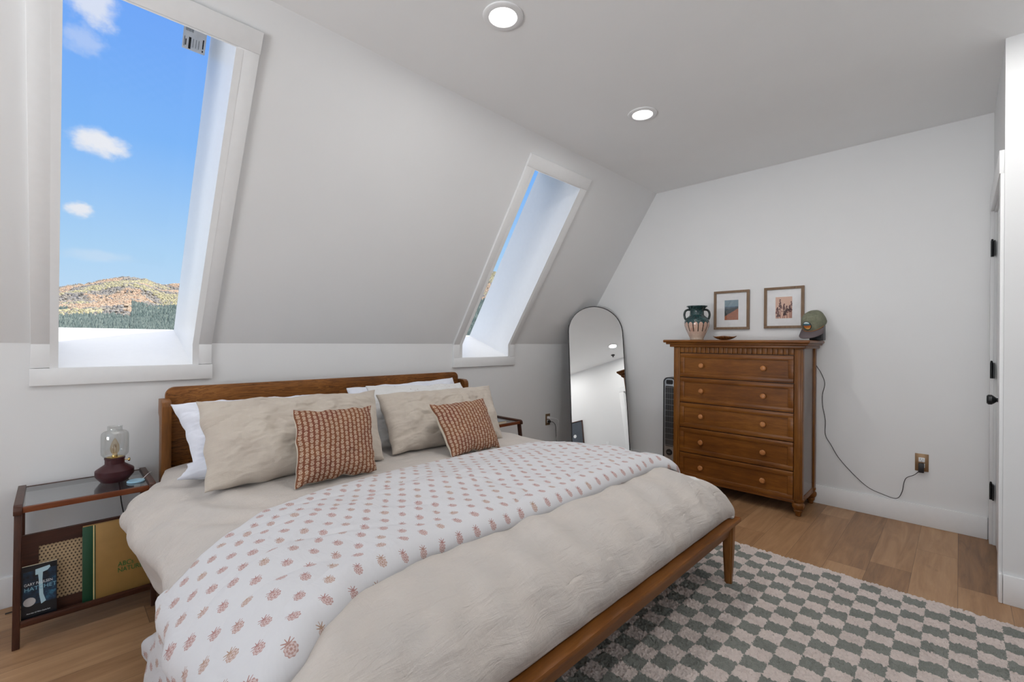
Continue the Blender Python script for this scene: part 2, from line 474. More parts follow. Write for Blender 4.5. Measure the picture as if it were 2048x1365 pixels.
prof = [(Yf-.1, 0), (Yk+.1, 0), (Yk+.1, Zk), (Ys+.06, Zc+.1), (Yf-.1, Zc+.1)]
struct('wall_right', slab([(Xr, y, z) for y, z in prof], (.1, 0, 0)), M['wall'])
# left gable wall with an opening for the added wide window
bm = slab([(Xl-.1, y, z) for y, z in [(Yf-.1, 0), (Yk+.1, 0), (Yk+.1, Zk), (Yk+.1-.2, Zk+.0), (Yk-.1, .62), (Yf-.1, .62)]], (.1, 0, 0))
slab([(Xl-.1, y, z) for y, z in [(1.85, .62), (Yk-.1, .62), (Yk-.1, Zk+.15), (Ys+.06, Zc+.1), (1.85, Zc+.1)]], (.1, 0, 0), bm)
box(Xl-.1, Xl, Yf-.1, -.45, .62, Zc+.1, bm=bm); box(Xl-.1, Xl, -.45, 1.85, 2.25, Zc+.1, bm=bm)
struct('wall_left', bm, M['wall'])
# front wall (behind the camera) with a doorway
DX0, DX1, DZ = 2.54, 3.19, 2.09
bm = box(Xl-.1, DX0, Yf-.1, Yf, 0, Zc+.05); box(DX0, DX1, Yf-.1, Yf, DZ, Zc+.05, bm=bm); box(DX1, Xr+.1, Yf-.1, Yf, 0, Zc+.05, bm=bm)
struct('wall_front', bm, M['wall'])
hall = box(DX0-.5, DX1+.5, Yf-1.3, Yf-1.2, 0, 2.6); box(DX0-.6, DX0-.5, Yf-1.3, Yf-.1, 0, 2.6, bm=hall); box(DX1+.5, DX1+.6, Yf-1.3, Yf-.1, 0, 2.6, bm=hall); box(DX0-.6, DX1+.6, Yf-1.3, Yf-.1, 2.5, 2.6, bm=hall)
struct('wall_hallway', hall, plain('hall_paint', S(190, 172, 150), .7))
# closet partition
DC0, DC1, DCZ = 3.375, 4.165, 2.10
bm = box(Xp, DC0, Yp-.11, Yp, 0, Zc+.02); box(DC0, DC1, Yp-.11, Yp, DCZ, Zc+.02, bm=bm); box(DC1, Xr+.02, Yp-.11, Yp, 0, Zc+.02, bm=bm)
box(Xp, Xp+.1, Yf, Yp-.11, 0, Zc+.02, bm=bm)
struct('wall_closet', bm, M['wall'])
bh, bt = .142, .015
struct('baseboard_back', box(Xl, Xr, Yk-bt, Yk, 0, bh, .003), M['trim'])
struct('baseboard_right', box(Xr-bt, Xr, Yp+.02, Yk-bt, 0, bh, .003), M['trim'])
bm = box(Xp-bt, Xp, Yf, Yp-.001, 0, bh, .003); box(Xp-.015, Xp+.025, Yp, Yp+.014, 0, bh, .003, bm=bm)
struct('baseboard_closet', bm, M['trim'])
struct('baseboard_front', box(Xl, DX0-.1, Yf, Yf+bt, 0, bh, .003), M['trim'])
struct('baseboard_left', box(Xl, Xl+bt, Yf+bt, Yk-bt, 0, bh, .003), M['trim'])

def window(name, w, casing, splay):
    x0, x1 = w
    P = [(Yk-.02, ZS), (Yk-.02, Zk-.005), SL(0, TT, -.02)[1:], SL(0, TT, NG)[1:], SL(0, -.25, NG)[1:]]
    root = bpy.data.objects.new(name, None); COL.objects.link(root); root.location = ((x0+x1)/2, Yk, ZS); ORG[root.name] = tuple(root.location); root['kind'] = 'structure'
    bm = slab([(x0, y, z) for y, z in P], (-.03, 0, 0)); slab([(x1+(splay if k in (3, 4) else 0), y, z) for k, (y, z) in enumerate(P)], (.03, 0, 0), bm)
    slab([(x0-.03, P[0][0], P[0][1]), (x1+.03, P[0][0], P[0][1]), (x1+.03, P[4][0], P[4][1]), (x0-.03, P[4][0], P[4][1])], (0, .01, -.04), bm)
    slab([(x0-.03, P[2][0], P[2][1]), (x1+.03, P[2][0], P[2][1]), (x1+.03, P[3][0], P[3][1]), (x0-.03, P[3][0], P[3][1])], (0, 0, .04), bm)
    obj('window_reveal', bm, M['trim'], root)
    g = slbox(x0-.03, x1+.03, -.25, TT, NG, NG+.006); obj('glass_pane', g, M['glass'], root)
    c0, c1 = casing; th = .019; i = .008
    obj('side_casing', slbox(c0, x0-i, -.004, TT+i, -th, 0, bev=.0015), M['trim'], root)
    obj('side_casing', slbox(x1+i, c1, -.004, TT+i, -th, 0, bev=.0015), M['trim'], root)
    obj('head_casing', slbox(c0-.002, c1+.002, TT+i, TT+.1, -th-.002, 0, bev=.0015), M['trim'], root)
    obj('lower_casing', box(c0, x0-i, Yk-th, Yk, ZS, Zk-.002, .0015), M['trim'], root)
    obj('lower_casing', box(x1+i, c1, Yk-th, Yk, ZS, Zk-.002, .0015), M['trim'], root)
    obj('sill_board', box(c0-.003, c1+.003, Yk-.024, Yk, ZS-.086, ZS-.002, .0015), M['trim'], root)
    return root
w1 = window('window_1', W1, (-.082, .652), .004)
w2 = window('window_2', W2, (2.455, 3.212), .026)
def sticker(w, x0, x1, t0, t1):
    lab = slbox(x0, x1, t0, t1, NG-.002, NG-.001); s = obj('glass_sticker', lab, plain('sticker_paper', (.88, .9, .92, 1), .5), w, smooth=False)
    bm = None; W_ = x1-x0; H = t1-t0
    for (a, b_, c_, d, ) in ((.26, .36, .05, .52), (.12, .16, .15, .4), (.86, .91, .08, .16), (.86, .91, .22, .60), (.07, .09, .1, .5)):
        bm = slbox(x0+a*W_, x0+b_*W_, t0+c_*H, t0+d*H, NG-.0032, NG-.0021, bm)
    obj('sticker_print', bm, M['black'], s, smooth=False)
    bm = None
    for k in range(7): bm = slbox(x0+.1*W_+k*.05*W_, x0+.125*W_+k*.05*W_, t0+.74*H, t0+.95*H, NG-.0032, NG-.0021, bm)
    for k in range(3): slbox(x0+(.45+.12*k)*W_, x0+(.47+.12*k)*W_, t0+.15*H, t0+.5*H, NG-.0032, NG-.0021, bm)
    obj('sticker_barcode', bm, plain('sticker_ink', S(130, 136, 140), .6), s, smooth=False)
sticker(w1, .447, .545, 1.455, 1.57)
sticker(w2, 2.575, 2.66, 1.50, 1.57)

# left wall window (unseen, added to light the room)
root = bpy.data.objects.new('added_window', None); COL.objects.link(root); root.location = (Xl, .7, .62); ORG[root.name] = tuple(root.location); root['kind'] = 'structure'
bm = box(Xl-.1, Xl+.01, -.45, -.40, .62, 2.25); box(Xl-.1, Xl+.01, 1.80, 1.85, .62, 2.25, bm=bm); box(Xl-.1, Xl+.01, -.40, 1.80, 2.2, 2.25, bm=bm); box(Xl-.1, Xl+.01, -.40, 1.80, .62, .67, bm=bm); box(Xl-.07, Xl-.03, .68, .72, .67, 2.2, bm=bm)
obj('added_window_frame', bm, M['trim'], root)
obj('glass_pane', box(Xl-.055, Xl-.05, -.40, 1.80, .67, 2.2), M['glass'], root)

def casing(name, pts_boxes, parent=None):
    bm = None
    for b_ in pts_boxes: bm = box(*b_, .0015, bm=bm)
    return struct(name, bm, M['trim'], parent)
# closet door seen edge-on (door_1)
root = bpy.data.objects.new('door_1', None); COL.objects.link(root); root.location = ((DC0+DC1)/2, Yp, 0); ORG[root.name] = tuple(root.location); root['kind'] = 'structure'
ly = Yp-.012
obj('door_leaf', box(DC0+.004, DC1-.004, ly-.035, ly, .01, DCZ-.004, .002), M['door'], root)
pn = None
for z0, z1 in ((.22, .95), (1.12, 1.92)):
    for x0, x1 in ((DC0+.12, (DC0+DC1)/2-.05), ((DC0+DC1)/2+.05, DC1-.12)): pn = box(x0, x1, ly-.001, ly+.004, z0, z1, .003, bm=pn)
obj('door_panel', pn, M['door'], root)
for zc in (1.87, 1.10, .335):
    h = lathe([(.0065, -.05), (.0065, .05)], (DC1+.003, Yp+.010, zc), 12); lathe([(.0045, .05), (.006, .055), (.003, .062)], (DC1+.003, Yp+.010, zc), 12, bm=h)
    box(DC1-.035, DC1+.035, Yp-.003, Yp+.004, zc-.048, zc+.048, bm=h); obj('door_hinge', h, M['black'], root)
kn = lathe([(.032, 0), (.032, .006), (.012, .010), (.010, .028), (.020, .038), (.026, .046), (.026, .058), (.020, .064), (.001, .065)], (3.445, ly, .975), 28, axis='Y')
obj('door_knob', kn, M['black'], root)
casing('trim_1', [(Xp+.012, DC0-.004, Yp, Yp+.014, 0, DCZ+.01), (DC1+.006, Xr-.002, Yp, Yp+.016, 0, DCZ+.01), (Xp+.012, Xr-.002, Yp, Yp+.018, DCZ+.01, DCZ+.125)])
casing('trim_2', [(DX0-.09, DX0, Yf, Yf+.016, 0, DZ), (DX1, DX1+.07, Yf, Yf+.016, 0, DZ), (DX0-.09, DX1+.07, Yf, Yf+.018, DZ, DZ+.1), (DX0-.0, DX0+.015, Yf-.1, Yf, 0, DZ), (DX1-.015, DX1, Yf-.1, Yf, 0, DZ), (DX0, DX1, Yf-.1, Yf, DZ-.015, DZ)])
# door_2 leaf, standing open into the hallway
root = bpy.data.objects.new('door_2', None); COL.objects.link(root); root.location = (DX1-.03, Yf-.12, 0); ORG[root.name] = tuple(root.location); root['kind'] = 'structure'
obj('door_leaf', box(DX1-.018, DX1+.02, Yf-.75, Yf-.105, .01, DZ-.02, .002), M['door'], root)

# ------------------------------------------------------------------ ceiling lights
def downlight(x, y, label):
    t = thing('recessed_light', label, 'ceiling light', (x, y, Zc), 'recessed ceiling lights')
    obj('trim_ring', lathe([(.062, -.004), (.066, -.009), (.085, -.010), (.093, -.006), (.094, -.0005), (.062, -.0005), (.062, -.004)], (x, y, Zc), 64, cap=False), M['trim'], t)
    obj('lens', lathe([(.0005, -.0035), (.040, -.0045), (.0625, -.003), (.0625, -.0008), (.0005, -.0008)], (x, y, Zc), 48), M['lens'], t)
    l = bpy.data.lights.new('downlight_lamp', 'AREA'); l.shape = 'DISK'; l.size = .12; l.energy = 7.0; l.color = (1, .98, .955)
    lo = bpy.data.objects.new('downlight_lamp', l); COL.objects.link(lo); lo.location = (x, y, Zc-.012)
downlight(1.448, 1.507, 'round white recessed ceiling light near the top of the frame, the larger and nearer one')
downlight(2.711, 1.49, 'round white recessed ceiling light farther back, toward the dresser wall')
downlight(2.72, -.163, 'round white recessed ceiling light seen only in the arched mirror')
downlight(1.45, -.163, 'round white recessed ceiling light just behind the camera, out of the frame')

# sprinkler seen in the mirror
sp = lathe([(.001, -.001), (.035, -.001), (.036, -.006), (.012, -.008), (.008, -.03), (.018, -.034), (.018, -.037), (.001, -.038)], (2.527, -.50, Zc), 24)
tag(base_origin(obj('sprinkler_head', sp, M['black'])), 'small dark sprinkler head on the ceiling, seen in the arched mirror', 'sprinkler')

# added area fills at the invented left window, and the sun
def area(loc, rot, sx, sy, e, col=(1, 1, 1)):
    l = bpy.data.lights.new('added_fill', 'AREA'); l.shape = 'RECTANGLE'; l.size = sx; l.size_y = sy; l.energy = e; l.color = col
    o = bpy.data.objects.new('added_fill', l); COL.objects.link(o); o.location = loc; o.rotation_euler = rot; return o
area((Xl-.12, .7, 1.435), (0, R(-90), 0), 1.5, 2.2, 5, (.97, .99, 1.))  # fill lamp added behind the invented left window
area((Xl-1.1, .7, .25), (0, R(-90-42), 0), 1.8, 2.6, 440, (.99, .995, 1.))   # added upward fill standing in for ground bounce, brightens the ceiling
sun = bpy.data.lights.new('sun', 'SUN'); sun.energy = 6.5; sun.angle = R(.6); sun.color = (1, .97, .92)
so = bpy.data.objects.new('sun', sun); COL.objects.link(so)
n_ = Vector((0, math.sin(A), math.cos(A))); t_ = Vector((0, -math.cos(A), math.sin(A)))
sd = (Vector((1, 0, 0))*.5+n_*.22+t_*.84).normalized()
so.rotation_euler = sd.to_track_quat('Z', 'Y').to_euler(); so.location = (6, 0, 9)

# ------------------------------------------------------------------ outdoors: hillside
AZ = [(-15, 4.6), (0, 4.35), (1.5, 4.9), (2.9, 5.35), (4.7, 5.95), (6.2, 5.85), (7.5, 5.3), (8.8, 5.45), (14, 6.2), (25, 6.8), (35, 8.2), (42.8, 8.6), (60, 8)]
def crest(a):
    for (a0, e0), (a1, e1) in zip(AZ, AZ[1:]):
        if a0 <= a <= a1: return e0+(e1-e0)*(a-a0)/(a1-a0)
    return 5
def hill_h(a, r):
    t = min(1, max(0, (r-140)/360)); e = crest(a)
    h = 500*math.tan(R(e))*(t**1.25)-4*(1-t)
    if r > 500: h -= (r-500)*.25
    x, y = r*math.sin(R(a)), r*math.cos(R(a))
    return h+1.26+noise.fractal(Vector((x/60, y/60, 1.)), 1., 2., 4)*3.5*min(1, t*3)*(1 if r < 495 else .5)
nu, nv = 260, 170; P = np.zeros((nu, nv, 3))
for i in range(nu):
    a = -14+i*(72/(nu-1))
    for j in range(nv):
        r = 60+(j/(nv-1))*520; P[i, j] = (r*math.sin(R(a)), r*math.cos(R(a)), hill_h(a, r))
hb = MB('autumn_hillside'); n1 = hb.noise(.05, 6, .75); n2 = hb.noise(.5, 4, .8); n3 = hb.noise(.018, 4, .6)
cc = hb.ramp(n1*.7+n2*.3, [(.30, S(128, 132, 122)), (.42, S(150, 146, 132)), (.50, S(166, 156, 140)), (.56, S(172, 152, 134)), (.64, S(172, 164, 138)), (.75, S(146, 150, 144))])  # ground tones paled so the colour itself carries distance haze
cc = hb.mix(n3.ss(.45, .6)*.5, cc, S(176, 168, 160)); hb.set(col=cc, rough=1., spec=0.); hb.bump(n2, .8, 3.)
hill = obj('hillside', grid_mesh('hillside', P), hb.m, smooth=False); hill['kind'] = 'structure'
def blob(V, Fc, c, r, h, kind):
    b0 = len(V); s = 6; rot = random.random()*6
    if kind == 0:
        for k in range(s): V.append((c[0]+r*math.cos(rot+k*PI/3), c[1]+r*math.sin(rot+k*PI/3), c[2]+h*.12))
        V.append((c[0], c[1], c[2]+h)); V.append((c[0], c[1], c[2]-h*.05))
        for k in range(s): Fc.append((b0+k, b0+(k+1) % s, b0+6)); Fc.append((b0+(k+1) % s, b0+k, b0+7))
    else:
        for q, (rr, zz) in enumerate(((.6, .05), (1., .45), (.7, .85))):
            for k in range(s): V.append((c[0]+r*rr*math.cos(rot+k*PI/3), c[1]+r*rr*math.sin(rot+k*PI/3), c[2]+h*zz*random.uniform(.85, 1.15)))
        V.append((c[0], c[1], c[2]+h))
        for q in range(2):
            for k in range(s): a = b0+q*6; Fc.append((a+k, a+(k+1) % s, a+6+(k+1) % s, a+6+k))
        for k in range(s): Fc.append((b0+12+k, b0+12+(k+1) % s, b0+18))
sets = {0: ([], []), 1: ([], []), 2: ([], []), 3: ([], [])}
for _ in range(34000):
    a = random.uniform(-1.5, 10.5) if random.random() < .62 else random.uniform(37, 45)
    r = 150+350*random.random()**.7; x, y = r*math.sin(R(a)), r*math.cos(R(a)); z = hill_h(a, r)
    g = noise.fractal(Vector((x/38, y/38, 7.)), 1., 2., 3); e = math.degrees(math.atan2(z-1.26, r))
    dark = (e < 1.9+g*1.2) or (a > 5.2 and e < 3.0+g) or a > 30 and e < 5
    if dark: blob(*sets[0], (x, y, z), random.uniform(.6, 1.1)*r/300, random.uniform(1.4, 3.2)*r/300, 0)
    elif g > .17 and random.random() < .8: blob(*sets[1], (x, y, z), random.uniform(.5, 1.2), random.uniform(.9, 1.9), 1)
    elif g < -.15 and random.random() < .6: blob(*sets[2], (x, y, z), random.uniform(.5, 1.2), random.uniform(.9, 1.9), 1)
    elif random.random() < .6: blob(*sets[3], (x, y, z), random.uniform(.5, 1.1), random.uniform(.8, 1.7), 1)
for k, (nm, lab, ca, cb) in enumerate((('conifer_forest', 'dark green conifers on the lower hillside seen through the windows', S(92, 106, 102), S(126, 136, 128)),
    ('orange_scrub', 'orange autumn scrub on the hillside outside the left window', S(172, 144, 122), S(170, 154, 134)),
    ('yellow_scrub', 'yellow autumn scrub on the hillside outside the left window', S(168, 160, 124), S(160, 154, 130)),
    ('grey_brush', 'grey leafless brush on the hillside outside the left window', S(126, 124, 124), S(150, 142, 130)))):  # foliage tones paled too, distance haze put into the colour
    V, Fc = sets[k]; me = bpy.data.meshes.new(nm); me.from_pydata(V, [], Fc)
    b = MB(nm+'_leaves'); b.set(col=b.ramp(b.noise(.3, 3, .6), [(.35, ca), (.65, cb)]), rough=1., spec=0.)
    tag(obj(nm, me, b.m, smooth=False), lab, 'trees' if k == 0 else 'shrubs', kind='stuff')

# ------------------------------------------------------------------ rug
rx0, rx1, ry0, ry1 = .30, 2.992, -.60, 1.50
nu, nv = 520, 400
xs = np.linspace(rx1, rx0, nu); ys = np.linspace(ry1, ry0, nv)
P = np.zeros((nu, nv, 3)); UV = np.zeros((nu, nv, 2)); rng = np.random.default_rng(3)
h = rng.random((nu, nv)); h2 = (h+np.roll(h, 1, 0)+np.roll(h, 1, 1)+np.roll(h, (1, 1), (0, 1)))/4
jx = (rng.random((nu, nv))-.5)*.004; jy = (rng.random((nu, nv))-.5)*.004
P[..., 0] = xs[:, None]+jx; P[..., 1] = ys[None, :]+jy
d = np.minimum(np.minimum(np.arange(nu)[:, None], np.arange(nu)[::-1][:, None]), np.minimum(np.arange(nv)[None, :], np.arange(nv)[::-1][None, :]))
P[..., 2] = (.016+.010*h2+.007*h)*np.clip(d/2.5, 0, 1)**.5+.001
UV[..., 0] = (rx1-.052)-P[..., 0]; UV[..., 1] = ry1-.0-P[..., 1]
# phase: a dark cell of the edge row is centred on y=.806
UV[..., 1] = (.806+.0411+.0822*8)-P[..., 1]
tag(base_origin(obj('checkered_rug', grid_mesh('checkered_rug', P, UV), M['rug'])), 'shaggy sage green and cream checkered rug on the wood floor at the bed foot', 'rug')

# ------------------------------------------------------------------ bed
CX = 1.42
bed = thing('platform_bed', 'walnut brown king platform bed with a solid headboard and tapered legs', 'bed', (CX, 1.9, 0))
# headboard panel with rounded top corners
def roundrect(x0, x1, z0, z1, r, seg=8):
    pts = [(x0, z0), (x1, z0)]
    for k in range(seg+1): a = k/seg*PI/2; pts.append((x1-r+r*math.cos(a), z1-r+r*math.sin(a)))
    for k in range(seg+1): a = PI/2+k/seg*PI/2; pts.append((x0+r+r*math.cos(a), z1-r+r*math.sin(a)))
    return pts
obj('headboard_panel', slab([(x, 3.02, z) for x, z in roundrect(.418, 2.405, .36, 1.000, .045)], (0, .028, 0), bev=.002), M['bedwood'], bed)
for x0, x1 in ((.392, .434), (2.437-.026, 2.437+.016)):
    pr = [(3.05, 0), (2.985, 0), (2.945, .36), (2.937, .86), (2.938, .905), (2.945, .925), (2.962, .937), (3.000, .940), (3.052, .940), (3.055, .86), (3.03, .845), (3.02, .80), (3.02, .36)]
    obj('headboard_post', slab([(x0, y, z) for y, z in pr], (x1-x0, 0, 0), bev=.003), M['bedwoodz'], bed)
ZL = .36; LX0, LX1, LY = CX-1.078, 2.498, .796
# ledge boards: foot and sides
obj('foot_ledge', slab([(LX0, LY, ZL), (LX1, LY, ZL), (LX1-.13, LY+.13, ZL), (LX0+.13, LY+.13, ZL)], (0, 0, -.020), bev=.003), M['footwood'], bed)
obj('side_ledge', slab([(LX0, LY, ZL), (LX0+.13, LY+.13, ZL), (LX0+.13, 3.0, ZL), (LX0, 3.0, ZL)], (0, 0, -.020), bev=.003), M['bedwoody'], bed)
obj('side_ledge', slab([(LX1, LY, ZL), (LX1-.13, LY+.13, ZL), (LX1-.13, 3.0, ZL), (LX1, 3.0, ZL)], (0, 0, -.020), bev=.003), M['bedwoody'], bed)
bm = bmesh.new(); hexa(bm, [(LX0+.03, LY+.040, ZL-.092), (LX1-.03, LY+.040, ZL-.092), (LX1-.03, LY+.065, ZL-.092), (LX0+.03, LY+.065, ZL-.092), (LX0+.03, LY+.020, ZL-.020), (LX1-.03, LY+.020, ZL-.020), (LX1-.03, LY+.065, ZL-.020), (LX0+.03, LY+.065, ZL-.020)])
obj('foot_rail', bm, M['footwood'], bed)
for x0, x1 in ((LX0+.02, LX0+.045), (LX1-.045, LX1-.02)):
    obj('side_rail', box(x0, x1, LY+.065, 2.96, ZL-.092, ZL-.020, .002), M['bedwoody'], bed)
def leg(x, y):
    bm = bmesh.new(); P_ = []
    for z, w, dx, dy in ((.024, .017, 0, 0), (.20, .024, 0, 0), (ZL-.021, .026, 0, 0)): P_.append([(x+a*w, y+b_*w, z) for a, b_ in ((-1, -1), (1, -1), (1, 1), (-1, 1))])
    rings = [[bm.verts.new(p) for p in r_] for r_ in P_]
    for a, b_ in zip(rings, rings[1:]):
        for i in range(4): bm.faces.new((a[i], a[(i+1) % 4], b_[(i+1) % 4], b_[i]))
    bm.faces.new(rings[0][::-1]); bm.faces.new(rings[-1])
    bmesh.ops.bevel(bm, geom=[e for e in bm.edges if abs(e.verts[0].co.z-e.verts[1].co.z) > .05], offset=.009, segments=3, affect='EDGES')
    return obj('leg', bm, M['bedwoodz'], bed)
leg(LX1-.045, LY+.046); leg(LX0+.045, LY+.046)
for x in (LX0+.045, LX1-.045):
    l_ = leg(x, 2.2)
    for v in l_.data.vertices:
        if v.co.z < .03: v.co.z = 0.0
obj('slat_deck', box(LX0+.13, LX1-.13, LY+.13, 3.0, ZL-.045, ZL-.015), M['bedwoody'], bed)

mb = box(.465, 2.375, .93, 2.96, ZL-.012, .565, .045, seg=4)
tag(base_origin(obj('mattress', mb, M['mattress'])), 'king mattress lying on the bed frame under the beige duvet', 'mattress')

# -- duvet surface
def interp(tb, x):
    if x <= tb[0][0]: return tb[0][1]
    for (a, b_), (c_, d) in zip(tb, tb[1:]):
        if x <= c_:
            t = (x-a)/(c_-a); t = t*t*(3-2*t)*.5+t*.5; return b_+(d-b_)*t
    return tb[-1][1]
ZT = .600
LOUT = [(1.0, .285), (1.6, .262), (2.0, .246), (2.3, .215), (2.55, .206), (2.64, .235), (2.70, .300), (2.78, .372), (2.95, .412)]
HEM = [(1.0, .20), (2.0, .23), (2.15, .27), (2.30, .34), (2.45, .415), (2.6, .475), (2.68, .50), (2.78, .545), (2.95, .56)]
FOOT = [(-.001, 1.25, 0), (.10, 1.15, .000), (.25, 1.0, .018), (.36, .90, .065), (.43, .848, .125), (.485, .826, .175), (.54, .842, .232)]
FOOTc = catmull([(y, d, s) for s, y, d in FOOT], 8)
B0 = 2.94-1.25
def yb(b):
    """b: arc length from the head end -> (y, drop)"""
    if b <= B0: return 2.94-b, 0.
    s = b-B0
    for p, q in zip(FOOTc, FOOTc[1:]):
        if s <= q[2]:
            t = (s-p[2])/max(1e-6, q[2]-p[2]); return p[0]+(q[0]-p[0])*t, p[1]+(q[1]-p[1])*t
    return FOOTc[-1][0], FOOTc[-1][1]
BMAX = B0+.54
RP = [(2.20, 0), (2.33, .014), (2.41, .065), (2.452, .135), (2.455, .19), (2.44, .232)]
def left_prof(y, hem, lo):
    D = ZT-hem
    base = [(.21, .008), (.11, .030), (.035, .075), (0, .125), (.028, .19), (.056, .26), (.068, .34), (.070, .60)]
    if D < .15: return [(.66, 0), (lo+.21, .008), (lo+.11, D*.2), (lo+.035, D*.5), (lo, D*.8), (lo+.01, D)]
    out = [(.66, 0)]
    for (a, d), (a2, d2) in zip(base, base[1:]):
        out.append((lo+a, d))
        if d2 >= D: t = (D-d)/(d2-d); out.append((lo+a+(a2-a)*t, D+.002)); break
    return out
_cache = {}
def row(y, hem, lo, n_l=46, n_t=60, n_r=22):
    """list of (x, drop, arc) along a cross-section"""
    def res(pts, n):
        c_ = catmull([(a, b_, 0) for a, b_ in pts], 10); L = [0]
        for p, q in zip(c_, c_[1:]): L.append(L[-1]+(q-p).length)
        o = []; j = 0
        for i in range(n+1):
            s = L[-1]*i/n
            while j < len(L)-2 and L[j+1] < s: j += 1
            t = (s-L[j])/max(1e-9, L[j+1]-L[j]); p = c_[j].lerp(c_[j+1], t); o.append((p.x, p.y, s))
        return o
    Lp = res(left_prof(y, hem, lo), n_l); Rp = res(RP, n_r)
    out = [(x, d, -s-(CX-.66)) for x, d, s in Lp[::-1]]
    for i in range(1, n_t): x = .66+(2.20-.66)*i/n_t; out.append((x, 0, x-CX))
    out += [(x, d, s+(2.20-CX)) for x, d, s in Rp]
    return out
def relief(x, y, arc, b):
    """cloth thickness variation and wrinkles, height above the base surface"""
    h = .010*nz(x*2.3, b*2.3, 1.)+.007*nz(x*5+2*nz(x*2, b*2, 3), b*4, 2.)
    return h
def build_sheet(name, bs, hemf, lof, offf, rel, relw):
    rows = []; uvs = []
    for b in bs:
        pass
def duvet_mesh():
    bs = list(np.linspace(0, B0, 190))+list(np.linspace(B0, BMAX, 120))[1:]
    P = []; UV = []
    for b in bs:
        y, dy = yb(b); hem = interp(HEM, y); lo = interp(LOUT, y)
        r_ = row(y, hem, lo, 70, 170, 44); line = []; uvl = []
        for x, dx, arc in r_:
            drop = math.hypot(dx, dy); z = ZT-drop
            zmin = .368 if x > LX0-.012 else .0
            if dy > .0: drop = max(dx, dy)*.35+drop*.65; z = ZT-drop
            z = max(z, zmin)
            fold = 0
            if dx > .05 and x < 1: fold = min(1, (dx-.05)/.1)*(.010*math.sin(b*19+4*nz(b*2, arc*2, 5))+.010*nz(b*9, arc*1.5, 6)+.005*nz(b*24, arc*4, 16))
            ff = 0
            if dy > .03: ff = min(1, (dy-.02)/.08)*(.019*math.sin(x*31+4*nz(x*1.7, dy*2, 51)-dy*9)*(.5+nz(x*1.3, 3, 52))+.016*nz(x*4.5+dy*2, dy*3, 8)+.010*nz(x*10-dy*6, dy*4, 9)-.004*max(0, 1-abs(nz(x*7-dy*3, dy*3+x, 31))*4)+.007*nz(x*17, dy*9, 10))
            rl = .010*nz(x*2.3, b*2.3, 1.)+.007*nz(x*5+2*nz(x*2, b*2, 3), b*4, 2.)+.004*nz(x*13, b*9, 4.)+.004*nz(x*26+3*nz(x*4, b*4, 41), b*12, 42)*min(1, .4+dy*8)+(.010*math.sin(x*27+5*nz(x*1.5, b*2, 53)+b*6)*(.4+nz(x*2, b*2, 54)) if b > B0 else 0)*min(1, (b-B0)*6)-.004*max(0, 1-abs(nz(x*3.2+b*1.5, b*3.6-x, 32))*4)*min(1, max(.25, (b-B0+.2)*3))
            # diagonal pulls on the left side near the pillows
            if x < .8: rl += .010*math.sin((x*.9-b*.6)*38+3*nz(x*4, b*4, 2))*max(0, 1-abs(x-.42)/.3)*(1 if b < 1.1 else max(0, 1-(b-1.1)*3))
            nx_ = -fold; ny_ = ff
            rc = min(1, (BMAX-b)/.08)
            line.append((x+nx_, y-ny_*rc, z+rl*(1 if dx < .1 and dy < .1 else .3)*rc*min(1, .15+b/.2))); uvl.append((arc, -b))
        P.append(line); UV.append(uvl)
    me = grid_mesh('duvet', np.array(P), np.array(UV)); return me
dv = obj('duvet', duvet_mesh(), M['duvet'], ang=180)
md = dv.modifiers.new('thickness', 'SOLIDIFY'); md.thickness = .012; md.offset = 0
tag(base_origin(dv), 'rumpled beige linen duvet spread over the whole king bed', 'duvet')

